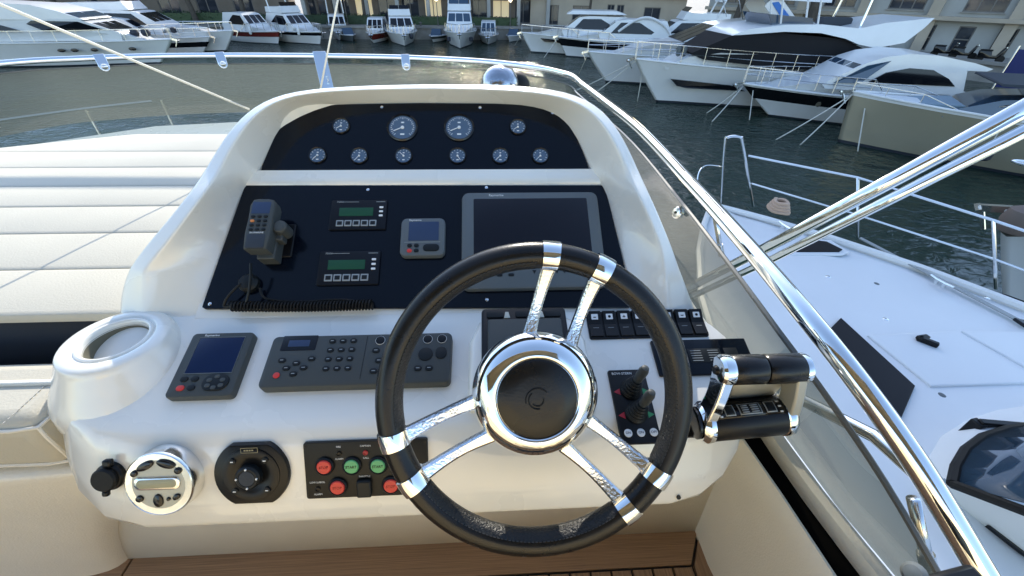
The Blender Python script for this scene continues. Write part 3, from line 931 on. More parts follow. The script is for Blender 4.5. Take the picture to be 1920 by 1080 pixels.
# throttle display plate and throttle
o, W_, H_ = device('engine_control_plate', 'flat navy engine control plate half hidden behind the throttle levers', 'control plate', LOW, ((1218, 641), (1388, 637), (1425, 702), (1236, 706)), h0=0)
g = G(); g.prism(rrect(W_, H_, .002, 2), -.002, .006, .001); g.build('plate', NAVY, o)
g = G(); g.prism(rrect(W_ * .34, H_ * .40, .001), .006, .0066, .0002, M=nb(W_, H_, .52, .48)); p_ = g.build('legend', GREYB, o)
for i in range(5):
    for j in range(2):
        g = G(); g.box(W_ * .11, .0012, .0004, nb(W_, H_, .43 + j * .18, .34 + i * .07, .0068)); g.build('print', GREYP, p_)
g = G(); g.prism(rrect(W_ * .14, H_ * .4, .001), .006, .0066, .0002, M=nb(W_, H_, .80, .48)); g.build('legend', GREYB, o)
g = G(); g.prism(rrect(W_ * .08, H_ * .08, .001), .006, .0066, .0002, M=nb(W_, H_, .1, .86)); g.build('mark', WHITE, o)

drumc = (at_d(1310, 792, .66), at_d(1475, 776, .66))
th = thing('throttle', 'twin lever throttle with black grips and chrome arms at the dash edge', 'throttle', T(*((drumc[0] + drumc[1]) / 2)))
TI = th.matrix_world.inverted()
def tl_(p): return TI @ p
ax = (drumc[1] - drumc[0]); Ld = ax.length; ax.normalize()
Md = TI @ basis(drumc[0], ax, Vector((0, -.4, 1)))
R_ = .031
g = G(); g.lathe([(R_ * .97, .012), (R_, .014), (R_, Ld - .014), (R_ * .97, Ld - .012)], 36, M=Md); g.build('drum', BLACK, th)
g = G(); g.lathe([(R_ * .55, -.004), (R_ * .9, -.003), (R_ * 1.06, .003), (R_ * 1.08, .008), (R_ * 1.05, .014), (R_ * .98, .016)], 36, M=Md); g.build('end_cap', CHROME, th)
g = G(); g.lathe([(R_ * .98, Ld - .016), (R_ * 1.05, Ld - .014), (R_ * 1.08, Ld - .008), (R_ * 1.05, Ld - .003), (R_ * .9, Ld + .002), (R_ * .5, Ld + .003)], 36, M=Md); g.build('end_cap', CHROME, th)
g = G(); g.lathe([(R_ * .82, -.0045), (R_ * .82, -.008), (R_ * .76, -.009), (R_ * .5, -.009)], 32, M=Md); g.build('end_disc', BLACKG, th)
# label strip wraps on the drum towards the viewer
vdir = (CAM - (drumc[0] + drumc[1]) / 2); vdir = (vdir - ax * vdir.dot(ax)).normalized()
up_ = ax.cross(vdir)
up_ = -up_ if up_.z < 0 else up_
def drum_pt(s, deg, r): return tl_(drumc[0] + ax * (Ld * s) + (vdir * cos(radians(deg)) + up_ * sin(radians(deg))) * r)
def wrap(s0, s1, d0, d1, r, name, m, parent):
    g = G(); n = 6
    g.grid([[drum_pt(s, d0 + (d1 - d0) * i / n, r) for i in range(n + 1)] for s in (s0, s1)])
    return g.build(name, m, parent, solid=.0006)
lab = wrap(.13, .86, 2, 46, R_ + .0008, 'label', BLACKG, th)
for s0, s1 in ((.22, .33), (.38, .62), (.67, .78)):
    k = wrap(s0, s1, 8, 40, R_ + .0014, 'print', GREYP, lab)
for s0, s1 in ((.23, .32), (.39, .61), (.68, .77)):
    wrap(s0, s1, 11, 37, R_ + .0019, 'print', GREYB, lab)
for i in range(4):
    for s0, s1 in ((.41, .48), (.51, .59)): wrap(s0, s1, 13 + i * 6, 16 + i * 6, R_ + .0024, 'print', GREYP, lab)
for s0 in (.155, .81):
    for i in range(3): wrap(s0, s0 + .03, 6 + i * 15, 10 + i * 15, R_ + .0014, 'lamp', WHITE, lab)
hg0, hg1 = at_d(1346, 694, .615), at_d(1508, 690, .615)
hx = (hg1 - hg0); Lh = hx.length; hx.normalize()
Mg = TI @ basis(hg0, hx, Vector((0, -.4, 1)))
rg = .0225
for z0, z1 in ((.018, Lh * .515), (Lh * .53, Lh - .006)):
    g = G(); g.lathe([(rg * .93, z0), (rg, z0 + .003), (rg, z1 - .003), (rg * .93, z1)], 32, M=Mg); g.build('grip', LEATHS, th)
g = G(); g.lathe([(rg * .5, -.002), (rg * .9, 0), (rg * 1.04, .004), (rg * 1.06, .013), (rg * 1.0, .018)], 32, M=Mg); g.build('grip_cap', CHROME, th)
g = G(); g.lathe([(rg * 1.0, Lh - .008), (rg * 1.03, Lh - .004), (rg * 1.0, Lh), (rg * .7, Lh + .003)], 32, M=Mg); g.build('grip_cap', CHROME, th)
g = G(); g.lathe([(rg * .25, -.006), (rg * .35, -.002)], 16, M=Mg); g.build('set_screw', BLACK, th)
# arms : left chrome arm outside, flat web under the grips
def arm(p0, p1, w0, w1, tk, name, m):
    d = (p1 - p0); L_ = d.length; d.normalize()
    yv = d.cross(ax).normalized()
    g = G()
    rows = []
    for i in range(9):
        s = i / 8
        c = p0 + d * (L_ * s) + yv * (sin(s * pi) * -.008)
        wv = w0 + (w1 - w0) * s - .004 * sin(s * pi)
        rows.append([tl_(c + yv * wv - ax * tk), tl_(c + yv * wv + ax * tk), tl_(c - yv * wv + ax * tk), tl_(c - yv * wv - ax * tk)])
    g.grid(rows, closed=True); g.add(rows[0], [(0, 1, 2, 3)]); g.add(rows[-1], [(0, 1, 2, 3)])
    return g.build(name, m, th, bevel=.003, angle=40)
arm(drumc[0] + ax * .004, hg0 + hx * .010, .021, .019, .009, 'arm', CHROME)
arm(drumc[1] - ax * .006, hg1 - hx * .014, .022, .020, .008, 'arm', SILVER)
g = G()
q0 = hg0 + hx * .018; q1 = hg1 - hx * .01
q2 = drumc[1] - ax * .02 + up_ * .028; q3 = drumc[0] + ax * .02 + up_ * .028
bk = -vdir * .003
g.add([tl_(p) for p in (q0 + bk, q1 + bk, q2 + bk * .3, q3 + bk * .3)], [(0, 1, 2, 3)])
g.build('web', SILVER, th, solid=.006)
g = G(); g.prism(rrect(.150, .045, .006, 3), -.034, -.026, .002, M=TI @ LOW.frame((drumc[0] + drumc[1]) / 2 + Vector((-.01, .01, -.008)))); g.build('base_plate', BLACK, th)
g = G(); mid = (drumc[0] + drumc[1]) / 2; g.box(.12, .035, .05, TI @ LOW.frame(mid + Vector((-.012, .018, -.03)))); g.build('foot', BLACK, th)

# front face: power socket, stereo remote, speaker-ring control, engine start panel
def frontdev(name, label, cat, u, v):
    return thing(name, label, cat, FRONT.frame(FRONT.hit(u, v)))
o = frontdev('power_socket', 'small round black power socket with flip lid left of the stereo', 'socket', 209, 892)
g = G(); g.lathe([(.0225, -.004), (.0225, .004), (.020, .007), (.015, .008), (.015, .004)], 28); g.build('ring', BLACK, o)
g = G(); g.lathe([(.0195, .004), (.0195, .012), (.017, .015), (.003, .0155)], 28, M=T(-.002, -.001, 0)); g.build('lid', RUBB, o)
g = G(); g.box(.013, .012, .010, T(.004, .026, .007)); g.build('hinge', BLACK, o, bevel=.003)
g = G(); g.box(.010, .010, .008, T(-.004, -.025, .008)); g.build('catch', BLACK, o, bevel=.003)

o = frontdev('stereo_remote', 'round silver stereo remote with pale display between socket and black dial', 'stereo', 320, 892)
R_ = .0530
g = G(); g.lathe([(R_ * 1.02, -.004), (R_ * 1.02, .004), (R_, .010), (R_, .020), (R_ * .985, .024), (R_ * .96, .0255), (R_ * .95, .0245)], 56); g.build('rim', STEEL, o)
g = G(); g.lathe([(R_ * .95, .0), (R_ * .95, .0240), (R_ * .5, .0252), (.001, .0255)], 56); g.build('face', SILVER, o)
g = G(); g.prism(rrect(.070, .022, .010, 6), .024, .0275, .002, M=T(-.001, .003, 0)); s_ = g.build('display_surround', STEEL, o)
g = G(); g.prism(rrect(.060, .014, .0065, 6), .026, .0282, .0005, M=T(-.001, .003, 0)); g.build('display', LCD, s_)
def oval(x_, y_, a_, b_, rot, m=BLACKG):
    g = G(); g.prism(circ(a_, 18, b_), .0235, .0275, .0012, M=T(x_, y_, 0) @ RZ(rot)); return g.build('button', m, o)
oval(-.016, .032, .014, .0065, 25); oval(.015, .034, .014, .0065, -20)
oval(-.034, .020, .0055, .005, 40); oval(.032, .022, .0055, .005, -40)
oval(-.030, -.022, .006, .0055, 20); oval(-.002, -.026, .0075, .011, 0); oval(.026, -.021, .0065, .0045, 35); oval(.0135, -.024, .003, .003, 0)

o = frontdev('searchlight_control', 'black octagonal searchlight control with round joystick left of the start buttons', 'control', 476, 885)
g = G()
R_ = .0595
out = []
for i in range(48):
    a = 2 * pi * i / 48
    out.append((R_ * cos(a), max(-R_ * .86, min(R_ * .86, R_ * sin(a)))))
g.prism(out, -.003, .008, .003); g.build('plate', BLACK, o)
g = G(); g.lathe([(.046, .006), (.046, .0095), (.043, .0105), (.030, .0105), (.028, .0092)], 40); g.build('dial', BLACK, o)
g = G(); g.lathe([(.020, .008), (.0195, .018), (.0165, .021), (.0135, .021), (.012, .019), (.001, .0185)], 32); k = g.build('joystick', GREYB, o)
g = G(); g.lathe([(.0125, .0188), (.0125, .0208), (.001, .0215)], 24); g.build('cap', SLATE, o)
for i in range(4):
    a = radians(90 * i)
    g = G(); g.lathe([(.0016, .02), (.0016, .0225)], 8, M=T(.0158 * cos(a), .0158 * sin(a), 0)); g.build('mark', WHITE, k)
    a = radians(45 + 90 * i)
    g = G(); g.prism(rrect(.011, .009, .003, 3), .009, .013, .001, M=T(.036 * cos(a), .036 * sin(a), 0) @ RZ(45 + 90 * i)); b_ = g.build('button', GREYB, o)
    g = G(); g.box(.0045, .0016, .0006, T(.036 * cos(a), .036 * sin(a), .0133)); g.build('icon', WHITE, b_)
g = G()
for dx, dy, w_, h_ in ((0, .004, .026, .0006), (0, -.004, .026, .0006), (-.013, 0, .0006, .0086), (.013, 0, .0006, .0086)): g.box(w_, h_, .0005, T(dx + .002, .043 + dy, .0108))
for i in range(4): g.box(.0028, .0022, .0005, T(-.005 + i * .004, .043, .0108))
g.build('emblem', mat('gold_print', (.30, .25, .13), .5), o)

o, W_, H_ = device('engine_start_panel', 'black engine start panel with red and green round buttons', 'control panel', FRONT, ((574, 828), (801, 821), (806, 924), (573, 933)), h0=0)
g = G(); g.prism(rrect(W_, H_, .004, 3), -.002, .004, .001); g.build('plate', mat('start_plate', (.012, .0115, .010), .45, spec=.25), o)
def bigbtn(u, v, m, s):
    P = o.matrix_world.inverted() @ FRONT.hit(u, v)
    Mb = T(P.x, P.y, 0)
    g = G(); g.lathe([(.0155, .003), (.0155, .007), (.0135, .009), (.012, .008), (.012, .005)], 28, M=Mb); k = g.build('button_ring', GREYB, o)
    g = G(); g.lathe([(.0118, .004), (.0118, .0085), (.0105, .010), (.001, .0105)], 28, M=Mb); b = g.build('button', m, o)
    text(s, .0062, Mb @ T(0, 0, .0106), BLACK if m == GREEN else mat('print_' + s, (.30, .012, .01), .5), b)
bigbtn(611, 871, RED, 'STOP'); bigbtn(662, 870, GREEN, 'START'); bigbtn(711, 869, GREEN, 'START'); bigbtn(636, 909, RED, 'STOP'); bigbtn(735, 906, RED, 'STOP')
def lamp(u, v, s1, s2, m=BLACK):
    P = o.matrix_world.inverted() @ FRONT.hit(u, v)
    g = G(); g.lathe([(.0042, .003), (.0042, .0058), (.003, .0062), (.0026, .005)], 16, M=T(P.x, P.y, 0)); g.build('warning_lamp', m, o)
    text(s1, .0042, T(P.x, P.y + .0115, .0042), WHITE, o); text(s2, .0042, T(P.x, P.y - .0095, .0042), WHITE, o)
lamp(637, 848, 'FIRE', 'ALARM'); lamp(687, 846, 'CAPTAIN', 'CALL', REDD); lamp(598, 914, 'LOW LUBOIL', 'ALARM')
P = o.matrix_world.inverted() @ FRONT.hit(686, 910)
g = G(); g.box(.024, .030, .010, T(P.x, P.y, .008)); g.build('guard_cover', GREYB, o, bevel=.003)
text('THROTTLE', .0038, T(P.x, P.y + .0185, .0042), WHITE, o)
for a_, b_ in ((.02, .06), (.02, .94), (.98, .06), (.98, .94)):
    g = G(); g.lathe([(.002, .003), (.002, .0046)], 8, M=nb(W_, H_, a_, b_)); g.build('screw', BLACK, o)

# ------------------------------------------------------------------ steering wheel
wn = Vector((0, -sin(radians(56.5)), cos(radians(56.5))))
wc = at_d(1006, 752, .56)
wheel = thing('steering_wheel', 'black leather steering wheel with six chrome spokes and domed chrome hub', 'steering wheel', basis(wc, wn, Vector((1, 0, 0))))
RW, rt = .1985, .0180
def ring(a): return Vector((RW * cos(a), RW * sin(a), 0))
clamps = [84.0, 63.2, 193.2, 211.6, -51.2, -33.0]
g = G()
pts = [ring(2 * pi * i / 120) for i in range(120)]
V, F = [], []
n = 20
for k in range(120):
    a = 2 * pi * k / 120
    rad = Vector((cos(a), sin(a), 0))
    for i in range(n):
        b_ = 2 * pi * i / n
        V.append(ring(a) + rad * (rt * cos(b_)) + Vector((0, 0, rt * sin(b_))))
for k in range(120):
    for i in range(n):
        j = (i + 1) % n; k2 = (k + 1) % 120
        F.append((k * n + i, k2 * n + i, k2 * n + j, k * n + j))
g.add(V, F); g.build('rim', LEATHS, wheel)
g = G()
# perforated inner grip: thin leather inlay along the inner side with a sewn seam
for (a0, a1) in ((-28, 58), (216, 304), (90, 188)):
    rows = []
    m_ = 40
    for i in range(m_ + 1):
        a = radians(a0 + (a1 - a0) * i / m_)
        rad = Vector((cos(a), sin(a), 0))
        rows.append([ring(a) - rad * ((rt + .0007) * cos(radians(b_))) + Vector((0, 0, (rt + .0007) * sin(radians(b_)))) for b_ in (-60, -40, -20, 0, 20, 40, 55)])
    g.grid(rows)
g.build('grip_inlay', LEATH, wheel, angle=180)
g = G()
for (a0, a1) in ((-28, 58), (216, 304), (90, 188)):
    a = a0
    while a < a1:
        ar = radians(a); rad = Vector((cos(ar), sin(ar), 0)); tn = Vector((-sin(ar), cos(ar), 0))
        p = ring(ar) - rad * ((rt + .001) * cos(radians(57))) + Vector((0, 0, (rt + .001) * sin(radians(57))))
        g.tube([p - tn * .0018, p + tn * .0018], .0007, 4)
        a += 1.6
g.build('stitching', mat('black_thread', (.03, .03, .03), .6), wheel)['kind'] = 'stuff'
for cdeg in clamps:
    g = G()
    rows = []
    for da, rr in ((-3.4, rt - .001), (-3.2, rt + .0022), (-1.5, rt + .0026), (1.5, rt + .0026), (3.2, rt + .0022), (3.4, rt - .001)):
        a = radians(cdeg + da)
        rad = Vector((cos(a), sin(a), 0))
        rows.append([ring(a) + rad * (rr * cos(2 * pi * i / 24)) + Vector((0, 0, rr * sin(2 * pi * i / 24))) for i in range(24)])
    g.grid(rows, closed=True); g.build('clamp', CHROME, wheel, angle=50)
# spokes: pairs run near-parallel from the dished hub to the rim
HUBR = .083
hubz = -.022
for cdeg, hdeg in zip(clamps, (99, 52, 190, 216, -63, -23)):
    p1 = ring(radians(cdeg)) * ((RW - rt * .75) / RW)
    hd_ = {99: 97.0, 52: 53.5, 190: 181.5, 216: 219.5, -63: -61.0, -23: -24.5}[hdeg]
    p0 = Vector((HUBR * .97 * cos(radians(hd_)), HUBR * .97 * sin(radians(hd_)), hubz + .006))
    d = (p1 - p0); dl = d.length; d2 = Vector((d.x, d.y, 0)).normalized(); sd = Vector((-d2.y, d2.x, 0))
    rows = []
    for i in range(13):
        s = i / 12
        c = p0.lerp(p1, s) + Vector((0, 0, -.010 * sin(pi * s)))
        hw = .0098 - .0022 * sin(pi * s) + (.0015 if i > 11 else 0)
        tk = .0062
        rows.append([c + sd * hw + Vector((0, 0, tk * .55)), c + sd * (hw - .003) + Vector((0, 0, tk)), c - sd * (hw - .003) + Vector((0, 0, tk)), c - sd * hw + Vector((0, 0, tk * .55)), c - sd * hw - Vector((0, 0, tk)), c + sd * hw - Vector((0, 0, tk))])
    g = G(); g.grid(rows, closed=True); g.build('spoke', BRUSH, wheel, angle=30)
g = G()
g.lathe([(.045, hubz - .045), (.060, hubz - .03), (.081, hubz - .016), (.0875, hubz - .004), (.0885, hubz + .004), (.0870, hubz + .012), (.082, hubz + .021), (.074, hubz + .029), (.065, hubz + .0335), (.0585, hubz + .0345), (.0555, hubz + .0335), (.0545, hubz + .031)], 96, M=T(0, .006, 0))
g.build('hub', CHROME, wheel, angle=60)
g = G(); g.lathe([(.0545, hubz + .028), (.0540, hubz + .0325), (.051, hubz + .0345), (.030, hubz + .0360), (.001, hubz + .0365)], 64, M=T(0, .006, 0)); g.build('hub_cap', LEATHS, wheel)
g = G()
for s in range(3):
    ps = [Vector((.016 * cos(t_) * (1 - .25 * s), .016 * sin(t_) * (1 - .25 * s) + .006, hubz + .0369)) for t_ in [radians(40 + 90 * s + 14 * k) for k in range(12)]]
    g.tube(ps, .0009, 5)
g.build('emblem', RUBB, wheel)
g = G(); g.lathe([(.040, -.11), (.036, -.06), (.036, -.04)], 32); g.build('column', BLACK, wheel)

# ------------------------------------------------------------------ rail, windscreen, tubes
RZ_ = CAM.z - .43
rp = [at_z(u, v, RZ_) for u, v in ((0, 119), (150, 110), (300, 105), (450, 104), (600, 105), (760, 108), (900, 115), (1000, 126), (1050, 136), (1075, 144), (1092, 158), (1130, 187), (1200, 243), (1300, 348), (1400, 460))] + [at_d(1500, 579, .705), at_d(1600, 704, .635), at_d(1720, 872, .588), at_d(1850, 1086, .552)]
rp += [rp[-1] + (rp[-1] - rp[-2]) * k for k in (1.0, 2.0, 3.5)]
rp = [Vector((-3.42, -.5, RZ_)), Vector((-3.40, 1.2, RZ_)), Vector((-3.28, 2.2, RZ_))] + rp
rail = thing('grab_rail', 'polished steel grab rail curving around the flybridge windscreen', 'rail', T(0, 0, 0))
g = G(); g.tube(catmull(rp, 8), .0170, 18); g.build('tube', CHROME, rail, angle=180)
# tinted windscreen below the rail
gt = []
for p in catmull(rp, 4):
    gt.append(p)
topl, botl = [], []
cxm = Vector((-1.45, .6, 0))
for p in gt:
    dr = Vector((p.x, p.y, 0)) - cxm
    ang = atan2(dr.y, dr.x)
    side = max(0.0, cos(ang))                   # 1 on the starboard side
    if p.y < 2.5:
        nrm = Vector((1 if p.x > -1.4 else -1, 0, 0))
    else:
        nrm = dr.normalized()
    t_ = Vector((p.x, p.y, p.z - .05)) - nrm * .02
    bz = Vector((t_.x, t_.y, CAM.z - .83)) + nrm * .12
    if p.x > -1.4 and p.y < 2.3: bz = Vector((cx(p.y) + .036, p.y, CAM.z - .83)) if p.y > -.05 else Vector((p.x + .02, p.y, CAM.z - .83))
    botl.append(bz)
    topl.append(t_)
ws = thing('windscreen', 'smoke tinted wraparound acrylic windscreen under the steel rail', 'windscreen', T(0, 0, 0))
def seg(i0, i1):
    g = G(); g.grid([[topl[i] for i in range(i0, i1 + 1)], [topl[i].lerp(botl[i], .5) for i in range(i0, i1 + 1)], [botl[i] for i in range(i0, i1 + 1)]])
    return g.build('panel', TINT, ws, angle=180)
NI = len(topl)
cut = [0, 28, 46, NI - 1]
for a_, b_ in zip(cut[:-1], cut[1:]): seg(a_, b_)
EDGE = mat('acrylic_edge', (.10, .105, .10), .2)
g = G(); g.tube([p + Vector((0, 0, .002)) for p in topl], .005, 6)
g.build('edge_trim', EDGE, ws)
def near_top(u, v):
    P = at_z(u, v, RZ_ - .05)
    return min(topl, key=lambda q: (q - P).length)
def clip(label, u, hgt, wdt, m, cat='clip'):
    best = min(range(NI), key=lambda i: abs(proj(gt[i])[0] - u) if gt[i].y > 1 else 1e9)
    p, t_ = gt[best], topl[best]
    nrm = (CAM - p); nrm.z = 0; nrm.normalize(); nrm = (nrm + Vector((0, 0, .62))).normalized()
    M = basis(p, nrm, Vector((-nrm.y, nrm.x, 0)))
    c = thing('rail_clip', label, cat, M, 'chrome clips between rail and windscreen')
    return c
def proj(p):
    q = p - CAM; d = q.dot(Fv)
    return (960 + FPX * q.dot(Rv) / d, 540 - FPX * q.dot(Uv) / d)
for u, lb in ((190, 'chrome rail clip at the far port side of the windscreen'), (413, 'chrome rail clip between the port clip and the tall blue reflecting plate'), (770, 'chrome rail clip right of the tall plate, above the gauge panel')):
    c = clip(lb, u, .08, .05, CHROME)
    g = G(); g.box(.058, .085, .008, T(0, -.030, .024)); g.box(.045, .03, .03, T(0, .0, .008)); g.build('plate', CHROME, c, bevel=.006)
    g = G(); g.tube([(.022 * cos(a_), -.075 + .022 * sin(a_), .030) for a_ in [2 * pi * k / 14 for k in range(14)]], .006, 6, closed=True); g.build('loop', CHROME, c, angle=180)
c = clip('tall flat chrome bracket plate joining rail and windscreen behind the hood', 600, .2, .06, CHROME)
g = G(); g.box(.085, .34, .010, T(0, -.15, .024)); g.build('plate', CHROME, c, bevel=.003)
g = G(); g.tube([Vector((.01, -.16, .045)), Vector((.02, -.165, .06)), Vector((.02, -.19, .06)), Vector((.01, -.195, .045))], .004, 8); g.build('hook', STEEL, c)
# button fixing on the starboard glass
p = at_d(1271, 399, 1.16)
c = thing('glass_fixing', 'round steel button fixing on the starboard windscreen near the console', 'fixing', basis(p, (-.9, -.3, .3)))
g = G(); g.lathe([(.017, -.006), (.017, .004), (.013, .008), (.004, .009)], 20); g.build('disc', STEEL, c)
g = G(); g.lathe([(.004, .008), (.004, .011)], 10); g.build('screw', BLACK, c)

# bimini tubes to starboard (outside the glass)
def topole(name, label, pts, r, cat, grp=None, m=CHROME):
    pts = [Vector(p) for p in pts]
    c = thing(name, label, cat, T(*pts[0]), grp)
    I = c.matrix_world.inverted()
    g = G(); g.tube([I @ p for p in pts], r, 16); g.build('tube', m, c, angle=180)
    g = G(); d = (pts[1] - pts[0]).normalized(); g.tube([I @ (pts[0] - d * .01), I @ (pts[0] + d * .03)], r * 1.35, 14); g.build('end_fitting', STEEL, c)
    return c
grp = 'chrome bimini frame tubes'
topole('bimini_tube', 'thick upper chrome bimini tube rising behind the rail to the right', [at_d(1270, 551, 2.15), at_d(1440, 463, 1.62), at_d(1960, 183, .88)], .0215, 'frame tube', grp)
topole('bimini_tube', 'thin lower chrome bimini tube running just under the thick one', [at_d(1276, 566, 2.15), at_d(1448, 486, 1.62), at_d(1960, 226, .875)], .0150, 'frame tube', grp)
topole('bimini_tube', 'low chrome tube slanting down outside the starboard windscreen', [at_d(1440, 712, .98), at_d(1475, 735, .95), at_d(1640, 818, .78), at_d(1745, 912, .68), at_d(1822, 1030, .63)], .013, 'frame tube', grp)
topole('rail_post', 'short steel post between the starboard rail and the coaming', [at_d(1742, 1066, .68), at_d(1712, 935, .66)], .009, 'post', None, STEEL)
topole('rail_post', 'slim steel post standing behind the starboard rail near the bow', [at_d(1352, 474, 1.15), at_d(1341, 410, 1.08)], .006, 'post', None, STEEL)
# dark box with grey knob at the lower right corner
pb = at_d(1775, 1075, .50)
c = thing('winch_box', 'dark box with a grey knob beside the starboard coaming', 'box', T(*pb))
g = G(); g.box(.085, .07, .05, T(.006, -.03, -.025) @ RZ(8)); g.build('housing', BLACK, c, bevel=.006)
g = G(); g.lathe([(.006, -.010), (.012, -.004), (.0135, .005), (.009, .012), (.002, .014)], 18, M=T(-.034, .002, -.006) @ RY(-50)); g.build('knob', GREYM, c)

# chrome searchlight dome beyond the console
pd = at_y(938, 160, 1.22)
c = thing('compass_dome', 'polished chrome compass dome standing behind the console hood', 'compass', T(*pd))
g = G()
g.lathe([(.052 * cos(radians(t)), .052 * sin(radians(t)) * .95) for t in (-10, 0, 10, 20, 30, 40, 50, 60, 70, 80, 88)], 40); g.build('dome', mat('dark_chrome', (.42, .44, .47), .06, 1.0, bump=.25, bscale=45), c, angle=180)
g = G(); g.lathe([(.056, -.20), (.058, -.012), (.055, -.004)], 32); g.build('base', BLACK, c)
g = G(); g.lathe([(.044 * cos(radians(t)), .044 * sin(radians(t))) for t in (-10, 10, 30, 50, 70, 88)], 24, M=T(.040, .03, -.012)); g.build('hood', RUBB, c, angle=180)
g = G(); g.lathe([(.006, 0), (.006, .006), (.003, .009)], 10, M=T(.034, -.046, .006)); g.build('knob', STEEL, c)

# white lines
def line(name, label, pts, r, m, cat, grp=None):
    pts = [Vector(p) for p in pts]
    g = G(); o_ = pts[0]
    g.tube([p - o_ for p in pts], r, 8)
    o = g.build(name, m, None, angle=180); o.location = o_
    return tag(o, label, cat, grp)
line('stay_line', 'white stay line slanting from top left down behind the hood', [(-.905, 1.70, .955), (-1.30, .82, 1.57)], .0036, ROPEW, 'stay line')
line('whip_antenna', 'white whip antenna standing nearly upright behind the tall plate', [at_y(600, 172, 1.6), at_y(645, -60, 1.45)], .0028, ROPEW, 'antenna')
# own foredeck rail seen through the tinted glass
br = [at_d(-60, 238, 4.6), at_d(0, 226, 4.7), at_d(160, 204, 5.0), at_d(285, 190, 5.3)]
c = thing('bow_railing', 'slim steel foredeck railing seen through the port windscreen', 'railing', T(*br[0]))
I = c.matrix_world.inverted()
g = G(); g.tube([I @ p for p in catmull(br, 5)], .016, 8); g.build('handrail', STEEL, c)
for q in (br[2], br[3] + (br[2] - br[3]) * -.15):
    g = G(); g.tube([I @ q, I @ (q - Vector((0, 0, .75)))], .014, 8); g.build('stanchion', STEEL, c)
# unseen seats and canopy behind the viewer, added for warm bounce and chrome reflections
CREAM = mat('cream_vinyl', (.80, .66, .42), .55, bump=.1, bscale=200)  # warm tint chosen for the bounce
aft = thing('bounce_bench', 'unseen cream bench added behind the wheel for warm bounce', 'bench', T(-.2, -.85, 0))  # added out of view to throw warm light onto the console
g = G(); g.box(1.9, .50, .42, T(0, -.05, .21)); g.build('base', CREAM, aft, bevel=.03)
g = G(); g.box(1.9, .55, .14, T(0, 0, .50)); g.build('cushion', CREAM, aft, bevel=.04)
g = G(); g.box(1.9, .16, .75, T(0, -.28, .92) @ RX(10)); g.build('backrest', CREAM, aft, bevel=.05)
aft = thing('bounce_seat', 'unseen white aft seat added for bounce and chrome reflections', 'seat', T(-1.4, -2.9, 0))  # added out of view as a sunlit bounce and reflection
g = G(); g.box(4.2, .8, .45, T(0, 0, .23)); g.build('base', GEL, aft, bevel=.03)
g = G(); g.box(4.0, .75, .12, T(0, 0, .52)); g.build('cushion', CREAM, aft, bevel=.04)
g = G(); g.box(4.2, .18, .6, T(0, -.42, .75) @ RX(12)); g.build('backrest', CREAM, aft, bevel=.05)
cn = thing('reflection_canopy', 'unseen khaki canopy added over the bench for hub reflections', 'canopy', T(-1.2, -1.5, 2.15))  # added overhead, out of view, to darken and warm the hub reflection
g = G(); g.grid([[(x_, y_, .10 - .03 * abs(x_) ** 2 - .05 * abs(y_) ** 2) for x_ in (-1.9, -1, 0, 1, 1.9)] for y_ in (-1.3, -.5, .4, 1.25)]); g.build('canvas', mat('khaki_canvas', (.40, .33, .22), .8), cn, solid=.01, angle=180)
bb = thing('bimini_bow', 'forward steel bow of the raised bimini frame above the sun pad', 'frame tube', T(-1.4, 3.19, .9))
g = G(); g.tube(catmull([(-1.95, -.55, 0), (-1.85, -.3, .6), (-1.5, 0, 1.0), (0, .12, 1.06), (1.4, .0, 1.05), (2.1, -.5, 1.02), (2.45, -1.6, .9), (2.62, -2.4, .50)], 6), .025, 10); g.build('tube', CHROME, bb, angle=180)

